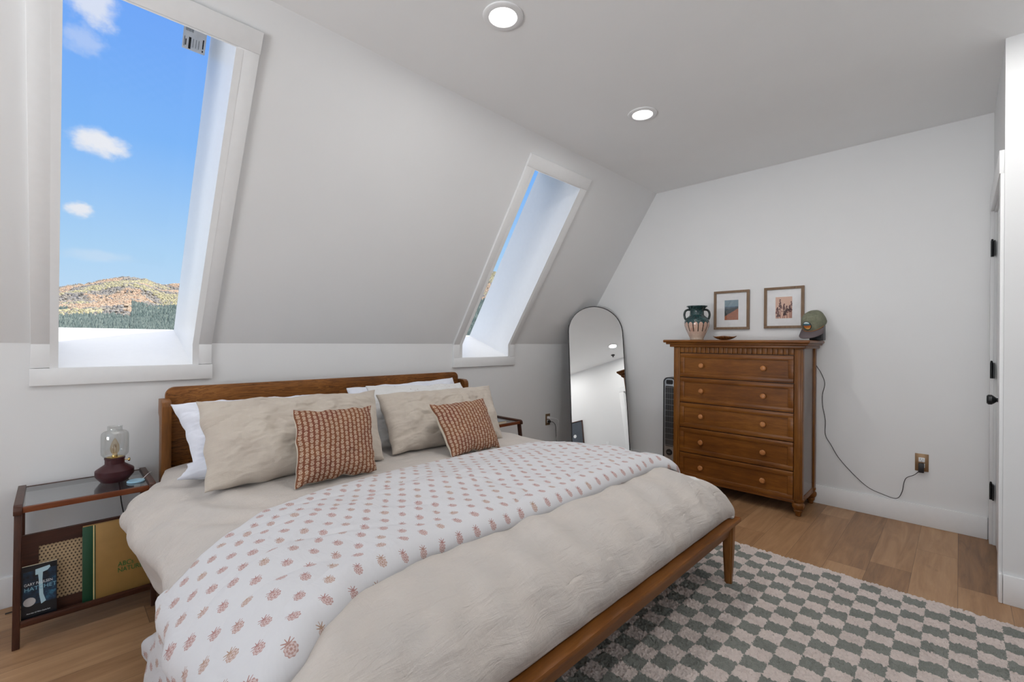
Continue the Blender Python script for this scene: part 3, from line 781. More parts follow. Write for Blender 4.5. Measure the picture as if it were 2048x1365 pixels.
# -- folded floral quilt lying across the bed
def Ay(x, z):
    if z > .50: return interp([(.30, 1.66), (.36, 1.70), (.45, 1.76), (.58, 1.87), (.85, 1.95), (1.2, 1.985), (1.7, 1.985), (2.1, 1.94), (2.3, 1.84), (2.42, 1.76)], x)
    return interp([(.04, 2.08), (.085, 2.16), (.12, 2.16), (.19, 2.07), (.44, 1.76), (.50, 1.68)], z)
def By(x): return interp([(.26, .98), (.36, 1.0), (.44, 1.05), (.57, 1.11), (.8, 1.15), (1.5, 1.13), (2.2, 1.14), (2.38, 1.09), (2.42, 1.10)], x)
def quilt_mesh():
    n = 210; P = []; UV = []
    r0 = row(1.6, .062, .255, 90, 90, 22)
    for (x0, dx0, arc) in r0:
        i_ = len(P); z0 = ZT-dx0; ya = Ay(x0, z0); ybb = By(x0) if z0 > .45 else By(.26)
        line = []; uvl = []
        corner = 0
        for k in range(n+1):
            t = k/n; y = ya+(ybb-ya)*t; L = ya-ybb; s = t*L
            lo = interp(LOUT, y)-.022 if y < 2.45 else .2
            lo = min(lo, .262)
            # left part follows the duvet flank, a little outside it
            x = x0; z = z0
            if x0 < .66: x = x0+(lo-.255)*min(1, (.66-x0)/.3)
            if x0 < .66: x -= .022*max(0, (.46-z0)/.40)
            if x0 > 2.2: x = x0+.008
            th = .012+.034*min(1, s/.35)
            e1 = min(1, s/.03); th *= (e1*(2-e1))**.5
            w = .055; q = max(0, 1-(L-s)/w); roll = math.sqrt(max(0, 1-q*q)) if q > 0 else 1
            th = th*roll-(.004 if q > .98 else 0)
            th += (.006*nz(x*3, y*3, 11)+.005*nz(x*9, y*9, 12)+.007*nz(x*2+y*3, y*6, 14))*min(1, s/.08)*(1-q)
            # crease lines running across
            th -= .008*max(0, 1-abs(nz(x*2.2, y*5.5, 21))*9)*min(1, s/.1)*(1-q)
            side = min(1, dx0/.16)
            fold = 0
            if x0 < .6: fold = side*(.018*math.sin(y*21+3*nz(y*3, dx0*3, 15))*min(1, dx0*2.5)+.010*nz(y*10, dx0*5, 16))*(1-q*.7)
            nxm = side if x0 > 1 else -side; nzm = 1-side*.85
            yy = y
            if x0 < .6 and z0 < .45: yy = y+.010*nz(dx0*7, 3, 1)
            _, dyq = (0, 0) if y > 1.25 else yb(2.94-y if y > 1.25 else B0+(1.25-y))
            line.append((x+nxm*th*1.0+(-fold if x0 < 1 else 0), yy, z+nzm*th-dyq*(1-side)))
            uvl.append((arc, y))
        acc = 0; uv2 = []
        for k in range(len(line)):
            if k: acc += math.dist(line[k], line[k-1])
            uv2.append((uvl[k][0], ya-acc))
        P.append(line); UV.append(uv2)
    return grid_mesh('quilt', np.array(P), np.array(UV)), P
qm, QP = quilt_mesh()
q = obj('floral_quilt', qm, M['quilt'], ang=180)
md = q.modifiers.new('thickness', 'SOLIDIFY'); md.thickness = .012; md.offset = -1
hemP = [QP[0][k] for k in range(0, 211, 6)]
hm = tube([QP[14][0], QP[8][0], QP[4][0], QP[1][0]]+[(p[0], p[1]-.0, p[2]-.002) for p in hemP], .009, 8, 3)
ORG[q.name] = (0, 0, 0)
hh = obj('piped_hem', hm, linen('quilt_hem', S(206, 200, 196)), q); hh['label'] = 'plain pale grey piping'
tag(q, 'white quilt with dusty pink block-printed flowers folded across the bed foot', 'quilt')

# ------------------------------------------------------------------ pillows
def pillow(name, TL, TR, BL, BR, T, mat, label, cat='pillow', seed=0, wr=.012, ear=.5, n=100, pinch=.035, group=None, sag=0., flange=0., backmat=None):
    TL, TR, BL, BR = map(Vector, (TL, TR, BL, BR)); w = ((TR-TL).length+(BR-BL).length)/2; hgt = ((TL-BL).length+(TR-BR).length)/2
    nrm = (TR-TL).cross(TL-BL).normalized()   # towards the viewer
    if nrm.y > 0: nrm = -nrm
    C_ = (TL+TR+BL+BR)/4; faces = []
    def pt(u, v, side):
        # u,v in -1..1 ; pull the edge middles inward
        ui = u*(1-pinch*2*(1-v*v)*abs(u)**3/1.0*(.5/w*.9)); vi = v*(1-pinch*2*(1-u*u)*abs(v)**3*(.5/hgt*.9))
        ui += .010/w*nz(v*3, seed, u*1.0)*abs(u)**4*2; vi += .014/hgt*nz(u*3.5, seed+7, v)*abs(v)**4*2
        a = (ui+1)/2; b_ = (vi+1)/2
        p = (BL*(1-a)+BR*a)*(1-b_)+(TL*(1-a)+TR*a)*b_
        uu = min(1, abs(u)/(1-flange)) if flange else abs(u); vv = min(1, abs(v)/(1-flange)) if flange else abs(v)
        m_ = max(0, (1-uu**2.6))*max(0, (1-vv**2.6)); th = T/2*(m_**.52)
        corner = abs(u)**6*abs(v)**6
        wv = wr*(nz(u*1.7*w*3, v*1.7*hgt*3, seed)+.6*nz(u*w*9+nz(u*3, v*3, seed+2)*1.5, v*hgt*7, seed+3))
        wv += wr*.45*nz(u*w*7, v*hgt*22+2*nz(u*4, v*4, seed+1), seed+6)+wr*.25*nz(u*w*30, v*hgt*30, seed+8)
        rad = wr*.9*math.sin(math.atan2(v, u)*9+seed+3*nz(u*2, v*2, seed+5))*max(0, (abs(u)**3+abs(v)**3)-.25)*(1-max(abs(u), abs(v))**8)
        p = p+nrm*(side*(th+.003)+(wv+rad)*(m_**.3 if side > 0 else .3*m_**.3))+nrm*.006*nz(u*4, v*4, seed+9)
        p.z -= sag*(1-m_)*0
        return p
    Pf = np.array([[pt(-1+2*i/n, -1+2*j/n, 1) for j in range(n+1)] for i in range(n+1)])
    Pb = np.array([[pt(-1+2*i/n, -1+2*j/n, -1) for j in range(n+1)] for i in range(n+1)])
    UV = np.array([[(i/n*w, j/n*hgt) for j in range(n+1)] for i in range(n+1)])
    V = np.concatenate([Pf.reshape(-1, 3), Pb.reshape(-1, 3)]); N = (n+1)**2
    idx = np.arange(N).reshape(n+1, n+1)
    f = np.stack([idx[:-1, :-1], idx[1:, :-1], idx[1:, 1:], idx[:-1, 1:]], -1).reshape(-1, 4)
    fb = f[:, ::-1]+N
    rim = list(idx[:, 0])+list(idx[-1, 1:])+list(idx[:-1, -1][::-1])+list(idx[0, 1:-1][::-1])
    fr = [(rim[k], rim[k]+N, rim[(k+1) % len(rim)]+N, rim[(k+1) % len(rim)]) for k in range(len(rim))]
    F_ = f.tolist()+fb.tolist()+[tuple(int(q_) for q_ in x) for x in fr]
    me = bpy.data.meshes.new(name); me.from_pydata(V.tolist(), [], F_)
    l = me.uv_layers.new(name='uv'); uv2 = np.concatenate([UV.reshape(-1, 2)]*2); li = np.array([i for x in F_ for i in x]); l.data.foreach_set('uv', uv2[li].astype('f').ravel())
    mats = [mat]
    o = obj(name, me, mats, ang=180)
    if backmat:
        me.materials.append(backmat)
        for k, pl in enumerate(me.polygons):
            if k >= len(f): pl.material_index = 1
    base_origin(o); return tag(o, label, cat, group)

pillow('pillow', (.417, 2.86, .925), (1.22, 2.90, .915), (.475, 2.62, .64), (1.20, 2.62, .62), .17, M['white'], 'white cotton pillow leaning on the headboard behind the left beige pillow', seed=3, wr=.018)
pillow('pillow', (.45, 2.64, .655), (1.15, 2.60, .655), (.385, 2.46, .638), (1.10, 2.36, .635), .085, M['white'], 'white pillow lying flat under the leaning white one, left end showing', seed=8, wr=.008)
pillow('pillow', (1.357, 2.88, .944), (2.219, 2.86, .968), (1.34, 2.66, .64), (2.25, 2.66, .63), .15, M['white'], 'white pillow against the headboard, topmost behind the right-hand pillows', seed=13, wr=.012)
pillow('pillow', (1.40, 2.70, .968), (2.17, 2.70, .942), (1.32, 2.42, .625), (2.18, 2.42, .62), .12, M['floral'], 'white pillow with a small brown floral print behind the right beige pillow', seed=17)
pillow('pillow', (.459, 2.50, .967), (1.357, 2.50, .955), (.440, 2.22, .622), (1.262, 2.22, .616), .20, M['linen'], 'large beige linen pillow on the left half of the bed', seed=21, wr=.014, group='beige linen pillows')
pillow('pillow', (1.364, 2.50, .933), (2.285, 2.50, .928), (1.331, 2.25, .622), (2.139, 2.20, .607), .19, M['linen'], 'large beige linen pillow on the right half of the bed', seed=33, wr=.018, group='beige linen pillows')
backc = linen('cushion_back_linen', S(214, 204, 186), None, .1)
pillow('throw_cushion', (.780, 2.20, .931), (1.171, 2.20, .917), (.736, 2.043, .615), (1.120, 2.043, .611), .13, M['cushion'], 'brown block-print throw cushion standing upright on the left beige pillow', 'cushion', seed=41, wr=.006, pinch=.03, group='brown throw cushions', backmat=backc)
pillow('throw_cushion', (1.528, 2.18, .887), (1.941, 2.18, .893), (1.55, 1.99, .615), (1.915, 1.99, .612), .13, M['cushion'], 'brown block-print throw cushion tilted against the right beige pillow', 'cushion', seed=47, wr=.006, pinch=.03, group='brown throw cushions', backmat=backc)

# ------------------------------------------------------------------ nightstands
def yl(z): return 2.695+.143*z
def nightstand():
    nx0, nx1 = -.117, .349
    t = thing('nightstand', 'dark walnut nightstand with a glass top, cane rack and books, left of the bed', 'nightstand', ((nx0+nx1)/2, 2.93, 0), 'walnut glass-topped nightstands')
    for x0 in (nx0, nx1-.026):
        pr = [(2.752, .527), (2.752, .545), (2.760, .560), (2.775, .566), (3.13, .566), (3.145, .556), (3.145, .535), (3.13, .529), (2.765, .527)]
        obj('end_bar', slab([(x0, y, z) for y, z in pr], (.026, 0, 0), bev=.002), M['nswoodz'], t)
        obj('leg', slab([(x0+.002, yl(0), 0), (x0+.002, yl(.53), .53), (x0+.002, yl(.53)+.032, .53), (x0+.002, yl(0)+.026, 0)], (.022, 0, 0), bev=.002), M['nswoodz'], t)
        obj('leg', slab([(x0+.002, 3.125, 0), (x0+.002, 3.075, .53), (x0+.002, 3.105, .53), (x0+.002, 3.145, 0)], (.022, 0, 0), bev=.002), M['nswoodz'], t)
    obj('top_rail', box(nx0+.026, nx1-.026, 2.760, 2.776, .531, .555, .002), wood('walnut_edge', S(84, 42, 24), S(112, 60, 34), S(132, 76, 46), 'X', 1.5, .34, False), t)
    obj('top_rail', box(nx0+.026, nx1-.026, 3.125, 3.140, .531, .557, .002), M['nswood'], t)
    obj('glass_top', box(nx0+.026, nx1-.026, 2.776, 3.125, .545, .5555), M['tglass'], t)
    def pan(x0, x1, z0, z1, o0, o1): return slab([(x0, yl(z0)+o0, z0), (x1, yl(z0)+o0, z0), (x1, yl(z1)+o0, z1), (x0, yl(z1)+o0, z1)], (0, o1-o0, 0))
    bm = pan(nx0+.024, nx1-.024, .365, .418, .062, .080); merge(bm, pan(nx0+.024, nx1-.024, .08, .130, .062, .080))
    merge(bm, pan(nx0+.024, nx0+.074, .130, .365, .062, .080)); merge(bm, pan(nx1-.072, nx1-.024, .130, .365, .062, .080))
    obj('rack_panel', bm, M['nswood'], t, smooth=False)
    me = grid_mesh('cane', np.array([[(nx0+.07, yl(.125)+.068, .125), (nx0+.07, yl(.37)+.068, .37)], [(nx1-.07, yl(.125)+.068, .125), (nx1-.07, yl(.37)+.068, .37)]]), np.array([[(0, 0), (0, .25)], [(.33, 0), (.33, .25)]]))
    co = obj('cane_panel', me, M['cane'], t, smooth=False); s_ = co.modifiers.new('t', 'SOLIDIFY'); s_.thickness = .002
    obj('lower_rail', box(nx0+.024, nx1-.024, yl(.09)-.002, yl(.09)+.014, .077, .103, .003), M['nswood'], t)
    obj('rack_shelf', box(nx0+.024, nx1-.024, yl(.09)+.012, yl(.09)+.080, .077, .087, .001), M['nswood'], t)
    return t
ns = nightstand()
dxn = 2.927-.349
ns2 = ns.copy(); COL.objects.link(ns2); ns2.location.x += dxn; ns2['label'] = 'dark walnut nightstand with a glass top, mostly hidden right of the bed'
for ch in list(ns.children):
    c_ = ch.copy(); COL.objects.link(c_); c_.parent = ns2

# books in the rack
def tiltM(x, z, off):   # matrix: local xy plane -> rack plane facing -Y, at x,z
    s = math.atan(.143)
    return Matrix.Translation((x, yl(z)+off, z)) @ Matrix.Rotation(R(90)-s, 4, 'X')
def cov(name, x0, x1, z0, z1, o0, o1, mat, parent, bev=0.):
    return obj(name, slab([(x0, yl(z0)+o0, z0), (x1, yl(z0)+o0, z0), (x1, yl(z1)+o0, z1), (x0, yl(z1)+o0, z1)], (0, o1-o0, 0), bev=bev), mat, parent)
hb_ = MB('night_blue_cover'); u_, v_, w_ = hb_.sep(); nn = hb_.noise(28, 5, .7); n4 = hb_.noise(9, 3, .6)
hb_.set(col=hb_.ramp(nn*.5+n4*.5, [(.40, S(12, 15, 22)), (.52, S(22, 52, 78)), (.62, S(60, 120, 150)), (.75, S(120, 180, 200))]), rough=.35)
bk = thing('paperback_book', 'dark blue HATCHET paperback leaning in the nightstand rack', 'book', (-.04, yl(.1)+.03, .088), 'books in the nightstand rack')
hx0, hx1, hz0, hz1 = -.0915, .0125, .104-.012, .302
cov('page_block', hx0+.001, hx1-.001, hz0+.001, hz1-.001, .029, .040, M['paper'], bk)
cov('front_cover', hx0, hx1, hz0, hz1, .0278, .029, plain('black_cover', S(14, 17, 24), .35), bk)
cov('cover_artwork', hx0+.004, hx1-.003, hz0+.055, hz1-.022, .0270, .0278, hb_.m, bk)
glow = plain('pale_artwork', S(176, 208, 220), .4)
def flat(name, pts, off, mat, parent):
    return obj(name, slab([(x, yl(z)+off, z) for x, z in pts], (0, .0006, 0)), mat, parent, smooth=False)
flat('cover_picture', [(-.052, .262), (-.052, .284), (-.010, .290), (-.008, .282), (-.016, .272), (-.030, .268), (-.031, .24), (-.028, .18), (-.020, .150), (-.034, .142), (-.040, .18), (-.042, .24), (-.044, .262)], .0262, glow, bk)
flat('award_seal', [(-.068+.018*math.cos(a), .160+.017*math.sin(a)) for a in [k*PI/16 for k in range(32)]], .0256, plain('silver_seal', S(186, 184, 186), .4), bk)
wt = plain('white_ink', S(226, 230, 234), .5); bl = plain('pale_blue_ink', S(128, 180, 202), .5)
ltext('cover_author', 'GARY PAULSEN', .0150, wt, bk, tiltM(-.0845, .2245, .0250), squeeze=.80)
ltext('cover_title', 'HATCHET', .0215, bl, bk, tiltM(-.0845, .2035, .0250), squeeze=.98)
ltext('cover_line', 'More than 4.5 Million Copies Sold', .0062, wt, bk, tiltM(-.076, .1125, .0262), squeeze=.80)
ab = thing('picture_book', 'large ABCs NATURE hardback with green spine and tan cover in the rack', 'book', (.22, yl(.1)+.03, .088), 'books in the nightstand rack')
ax0, ax1, az0, az1 = .0935, .342, .088, .411
cov('page_block', ax0+.004, ax1-.004, az0+.004, az1-.004, .040, .052, M['paper'], ab)
cov('front_cover', ax0, ax1, az0, az1, .0365, .0395, plain('tan_cloth', S(166, 128, 70), .5), ab, .0008)
cov('back_cover', ax0, ax1, az0, az1, .052, .055, plain('tan_cloth_back', S(150, 116, 66), .5), ab, .0008)
cov('spine', ax0-.002, ax0+.033, az0, az1, .0345, .0372, plain('green_cloth', S(24, 72, 46), .5), ab, .0008)
cov('spine_band', ax0+.0335, ax0+.0375, az0, az1, .0350, .0366, plain('cream_band', S(226, 206, 150), .5), ab)
cov('spine_line', ax0+.0375, ax0+.041, az0, az1, .0352, .0368, plain('green_line', S(24, 72, 46), .5), ab)
gi = plain('green_ink', S(44, 110, 52), .5)
ltext('cover_title', 'ABCs', .0290, gi, ab, tiltM(.2105, .2050, .0352), squeeze=.85)
ltext('cover_title', 'NATURE', .0290, gi, ab, tiltM(.2095, .1790, .0352), squeeze=.80)

# ------------------------------------------------------------------ oil-lamp style table lamp
lx, lyy, lz = .212, 2.972, .5556
lp = thing('table_lamp', 'maroon oil-lamp style table lamp with a clear glass chimney, on the left nightstand', 'lamp', (lx, lyy, lz))
obj('lamp_base', lathe([(.050, 0), (.053, .002), (.073, .030), (.0745, .034), (.0745, .056), (.072, .060), (.040, .084), (.038, .087), (.038, .108), (.040, .110), (.040, .117), (.034, .118), (.034, .112)], (lx, lyy, lz), 64), M['maroon'], lp, ang=25)
obj('brass_collar', lathe([(.010, .110), (.033, .112), (.0335, .119), (.030, .121), (.012, .121), (.011, .128), (.001, .129)], (lx, lyy, lz), 40), M['goldmetal'], lp)
kb = tube([(lx+.036, lyy-.010, lz+.100), (lx+.052, lyy-.014, lz+.100)], .0022, 8, 0)
kb2 = lathe([(.0075, -.002), (.0085, 0), (.0085, .004), (.0065, .0055)], (0, 0, 0), 20, axis='X')
bmesh.ops.transform(kb2, matrix=Matrix.Translation((lx+.052, lyy-.014, lz+.100)) @ Matrix.Rotation(R(-15), 4, 'Z'), verts=kb2.verts); merge(kb, kb2)
obj('adjusting_knob', kb, M['goldmetal'], lp)
prof = [(.036, .118), (.046, .124), (.0525, .134), (.0535, .150), (.0535, .226), (.051, .238), (.042, .246), (.031, .249), (.029, .254), (.029, .270), (.0295, .2715)]
obj('glass_chimney', lathe(prof+[(r_-.0016, z) for r_, z in prof[::-1]], (lx, lyy, lz), 64, cap=False), M['clear'], lp)
bulb = obj('light_bulb', lathe([(.008, .128), (.0085, .134), (.015, .142), (.0185, .156), (.0175, .172), (.012, .190), (.006, .204), (.0005, .212)], (lx, lyy, lz), 32), glassy('amber_glass', .08, (1., .90, .74, 1)), lp)
obj('filament', tube([(lx-.004, lyy, lz+.135), (lx-.006, lyy, lz+.165), (lx-.002, lyy, lz+.180), (lx+.002, lyy, lz+.165), (lx+.003, lyy, lz+.180), (lx+.006, lyy, lz+.160), (lx+.004, lyy, lz+.135)], .0010, 6), M['brass'], bulb)
obj('bulb_socket', lathe([(.010, .118), (.010, .136), (.001, .137)], (lx, lyy, lz), 24), plain('ivory_socket', S(206, 190, 160), .5), lp)
obj('power_cord', tube([(lx-.01, lyy+.05, lz+.006), (.222, 3.06, .560), (.235, 3.151, .563), (.244, 3.156, .50), (.252, 3.150, .40), (.270, 3.130, .25), (.26, 3.120, .10), (.18, 3.100, .006), (.0, 3.085, .005), (-.10, 3.078, .005), (-.152, 3.074, .005)], .0028, 8, 8), M['plastic'], lp)
# charging puck
ch = thing('charging_puck', 'light blue round charging puck with a thin white cable on the left nightstand', 'charger', (.284, 2.878, .5556))
obj('puck', lathe([(.001, 0), (.032, 0), (.035, .002), (.035, .006), (.032, .0085), (.001, .0088)], (.284, 2.878, .5556), 48), plain('pale_blue_plastic', S(150, 190, 212), .35), ch)
obj('cable', tube([(.312, 2.895, .561), (.330, 2.925, .569), (.345, 2.955, .572), (.358, 2.975, .566), (.362, 2.99, .50)], .0016, 6), M['whitep'], ch)
# book on the right nightstand
rb = thing('hardcover_book', 'grey hardcover book with cream pages lying on the right nightstand', 'book', (2.66, 2.87, .5556))
def rot_box(x0, x1, y0, y1, z0, z1, c, ang, bev=0.):
    b_ = box(x0, x1, y0, y1, z0, z1, bev); bmesh.ops.transform(b_, matrix=Matrix.Translation(c) @ Matrix.Rotation(ang, 4, 'Z'), verts=b_.verts); return b_
rc_ = (2.66, 2.885, .5556)
obj('page_block', rot_box(-.099, .072, -.118, .118, .002, .022, rc_, R(4)), M['paper'], rb)
obj('cover', merge(rot_box(-.10, .075, -.120, .120, 0, .002, rc_, R(4)), rot_box(-.10, .075, -.120, .120, .022, .0245, rc_, R(4))), plain('grey_cover', S(128, 134, 140), .5), rb)

# ------------------------------------------------------------------ outlets and cords
def outlet(name, c, normal, plugs, label):
    """c: centre on the wall, normal: 'Y' (faces -Y) or 'X' (faces -X)"""
    t = thing(name, label, 'outlet', c)
    def tr(b_):
        M_ = Matrix.Translation(c) @ (Matrix.Identity(4) if normal == 'Y' else Matrix.Rotation(R(-90), 4, 'Z')); bmesh.ops.transform(b_, matrix=M_, verts=b_.verts); return b_
    obj('cover_plate', tr(box(-.0355, .0355, -.006, 0, -.0605, .0605, .0015)), M['plate'], t)
    for s in (1, -1):
        rc2 = obj('receptacle', tr(box(-.0165, .0165, -.0085, -.005, s*.0195-.0155, s*.0195+.0155, .0015)), M['whitep'], t)
        if s not in plugs:
            sl = box(-.0075, -.0050, -.0092, -.008, s*.0195+.001, s*.0195+.009); box(.0050, .0072, -.0092, -.008, s*.0195+.001, s*.0195+.008, bm=sl); box(-.002, .002, -.0092, -.008, s*.0195-.010, s*.0195-.006, bm=sl)
            obj('slots', tr(sl), M['black'], rc2)
    return t, tr
t, tr = outlet('wall_outlet', (Xr, .183, .437), 'X', (-1,), 'bronze wall outlet beside the closet with a black adapter plugged in')
ad = thing('power_adapter', 'black power adapter and cord plugged into the outlet right of the dresser', 'adapter', (Xr, .183, .40))
obj('adapter_block', tr(box(-.0165, .0130, -.040, -.009, -.066, -.002, .003)), M['plastic'], ad)
obj('adapter_cord', tube([(Xr-.03, .200, .372), (Xr-.02, .222, .345), (Xr-.014, .262, .315), (Xr-.012, .276, .275), (Xr-.010, .287, .205), (Xr-.018, .318, .156), (Xr-.018, .40, .170), (Xr-.012, .481, .200), (Xr-.01, .575, .285), (Xr-.01, .659, .385), (Xr-.01, .705, .47), (Xr-.01, .744, .548), (Xr-.01, .745, .66), (Xr-.01, .763, .77), (Xr-.01, .765, .86), (Xr-.01, .750, .95), (Xr-.01, .775, 1.03), (Xr-.01, .805, 1.085), (Xr-.008, .83, 1.15), (Xr-.006, .84, 1.245), (Xr-.006, .80, 1.30), (Xr-.03, .775, 1.292), (4.14, .765, 1.292)], .0022, 8, 6), M['plastic'], ad)
t, tr = outlet('wall_outlet', (3.750, Yk, .422), 'Y', (1, -1), 'brass wall outlet between the right nightstand and the mirror')
wc = thing('usb_charger', 'small white charger cube with a white cable in the brass outlet', 'charger', (3.75, Yk, .44))
obj('charger_block', tr(box(-.013, .013, -.045, -.009, .008, .034, .003)), M['whitep'], wc)
obj('cable', tube([(3.75, Yk-.045, .443), (3.765, Yk-.085, .442), (3.80, Yk-.11, .42), (3.80, Yk-.10, .36), (3.83, Yk-.07, .30), (3.83, Yk-.05, .15), (3.80, Yk-.05, .02)], .0018, 6), M['whitep'], wc)
bp = thing('power_plug', 'black plug with a black cord in the lower socket of the brass outlet', 'plug', (3.75, Yk, .40))
obj('plug_body', tr(box(-.012, .014, -.038, -.009, -.033, -.008, .005)), M['plastic'], bp)
obj('cord', tube([(3.752, Yk-.036, .402), (3.775, Yk-.06, .395), (3.81, Yk-.06, .36), (3.845, Yk-.04, .29), (3.865, Yk-.03, .20), (3.865, Yk-.03, .10), (3.84, Yk-.03, .01)], .003, 8), M['plastic'], bp)
# light switch seen in the mirror
ls = thing('light_switch', 'white light switch on the wall, seen at the bottom of the mirror', 'switch', (2.098, Yf, 1.19))
obj('switch_plate', box(2.098-.036, 2.098+.036, Yf, Yf+.006, 1.13, 1.25, .002), M['whitep'], ls)
obj('rocker', box(2.098-.016, 2.098+.016, Yf+.006, Yf+.010, 1.157, 1.223, .002), M['trim'], ls)

# ------------------------------------------------------------------ arched floor mirror
mx, my, myaw, mt, MW, MH = 3.795, 2.493, .814, .243, .582, 1.690
mu = Vector((math.cos(myaw)*math.sin(mt), math.sin(myaw)*math.sin(mt), math.cos(mt))); mr = Vector((math.sin(myaw), -math.cos(myaw), 0)); mn = Vector((-math.cos(myaw)*math.cos(mt), -math.sin(myaw)*math.cos(mt), math.sin(mt)))
mB = Vector((mx, my, .006))
mir = thing('arched_mirror', 'tall arched floor mirror with a thin black frame leaning in the corner', 'mirror', (mx, my, 0))
def arch(w, h0, h1, seg=40):
    r_ = w/2; pts = [(-r_, h0), (r_, h0)]+[(r_*math.cos(k*PI/seg), h1-r_+r_*math.sin(k*PI/seg)) for k in range(seg+1)]
    return pts
def mp(a, b_, c_=0): return mB+mr*a+mu*b_+mn*c_
obj('mirror_glass', slab([mp(a, b_, -.004) for a, b_ in arch(MW-.012, .006, MH-.006)], -mn*.004), M['mirror'], mir, smooth=False)
bm = bmesh.new(); o_ = arch(MW, 0, MH); i_ = arch(MW-.013, .0065, MH-.0065); n = len(o_); rings = []
for pts, c_ in ((o_, 0), (i_, 0), (i_, -.026), (o_, -.026)): rings.append([bm.verts.new(mp(a, b_, c_)) for a, b_ in pts])
for k in range(4):
    a, b_ = rings[k], rings[(k+1) % 4]
    for j in range(n): bm.faces.new((a[j], a[(j+1) % n], b_[(j+1) % n], b_[j]))
obj('mirror_frame', bm, M['black'], mir)
obj('back_board', slab([mp(a, b_, -.012) for a, b_ in arch(MW-.012, .006, MH-.006)], -mn*.012), M['dark'], mir, smooth=False)

# ------------------------------------------------------------------ tower heater
th = thing('tower_heater', 'slim silver and black tower heater standing behind the dresser', 'heater', (4.08, 1.93, 0))
hx, hy0, hy1 = 4.055, 1.872, 1.990
body = [(y, z) for y, z in [(hy0, .055), (hy1, .055)]]
def rr(y0, y1, z0, z1, r_, seg=8):
    pts = []
    for cx_, cz_, a0 in ((y1-r_, z1-r_, 0), (y0+r_, z1-r_, PI/2), (y0+r_, z0+r_, PI), (y1-r_, z0+r_, 3*PI/2)):
        for k in range(seg+1): a = a0+k/seg*PI/2; pts.append((cx_+r_*math.cos(a), cz_+r_*math.sin(a)))
    return pts
obj('housing', slab([(hx+.001, y, z) for y, z in rr(hy0-.004, hy1+.004, .05, .935, .045)], (.12, 0, 0), bev=.004), M['plastic'], th)
obj('front_bezel', slab([(hx-.004, y, z) for y, z in rr(hy0+.004, hy1-.012, .07, .925, .04)], (.006, 0, 0), bev=.002), M['chrome'], th)
obj('grille_recess', slab([(hx-.006, y, z) for y, z in rr(hy0+.014, hy1-.022, .29, .855, .012)], (.003, 0, 0)), M['dark'], th)
gb = None
for k in range(8): y = hy0+.020+k*.0098; gb = box(hx-.010, hx-.0065, y, y+.0022, .29, .855, bm=gb)
for k in range(11): z = .30+k*.054; box(hx-.012, hx-.0085, hy0+.012, hy1-.020, z, z+.0035, bm=gb)
obj('grille_bars', gb, M['chrome'], th)
obj('control_panel', slab([(hx-.0075, y, z) for y, z in rr(hy0+.022, hy1-.030, .872, .912, .012)], (.004, 0, 0)), M['plastic'], th)
obj('badge', lathe([(.001, -.010), (.028, -.009), (.030, -.004), (.030, 0)], (hx-.002, (hy0+hy1)/2-.004, .235), 32, axis='X'), M['plastic'], th)
Mx = Matrix.Translation((hx-.0125, (hy0+hy1)/2+.018, .230)) @ Matrix.Rotation(R(-90), 4, 'Z') @ Matrix.Rotation(R(90), 4, 'X')
ltext('badge_lettering', 'LASKO', .013, M['chrome'], th, Mx, squeeze=.9)
obj('base_foot', lathe([(.105, 0), (.105, .012), (.06, .03), (.05, .055)], (4.10, 1.93, 0), 40), M['plastic'], th)

# ------------------------------------------------------------------ dresser
dx, dy0, dy1 = 3.80, .802, 1.772
dr = thing('dresser', 'tall brown wooden five-drawer chest with round knobs against the right wall', 'dresser', (4.02, 1.287, 0))
DB = 4.240
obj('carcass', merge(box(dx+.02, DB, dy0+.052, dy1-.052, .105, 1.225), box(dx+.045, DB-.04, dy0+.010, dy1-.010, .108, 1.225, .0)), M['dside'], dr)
for y0 in (dy0, dy1-.055):
    obj('corner_post', box(dx, dx+.05, y0, y0+.055, .125, 1.225, .004), M['dwoodz'], dr)
    obj('corner_post', box(DB-.055, DB, y0, y0+.055, .125, 1.225, .004), M['dwoodz'], dr)
# flat strip on the post
for y0, y1 in ((dy0+.012, dy0+.043), (dy1-.043, dy1-.012)):
    obj('post_moulding', box(dx-.005, dx+.002, y0, y1, .14, 1.215, .002), M['dwoodz'], dr)
bm = box(dx-.048, DB+.018, dy0-.050, dy1+.080, 1.262, 1.286, .009, seg=3); box(dx-.032, DB+.010, dy0-.036, dy1+.060, 1.247, 1.264, .006, bm=bm); box(dx-.018, DB+.004, dy0-.020, dy1+.030, 1.224, 1.250, .005, bm=bm)
obj('top_board', bm, M['dwood'], dr)
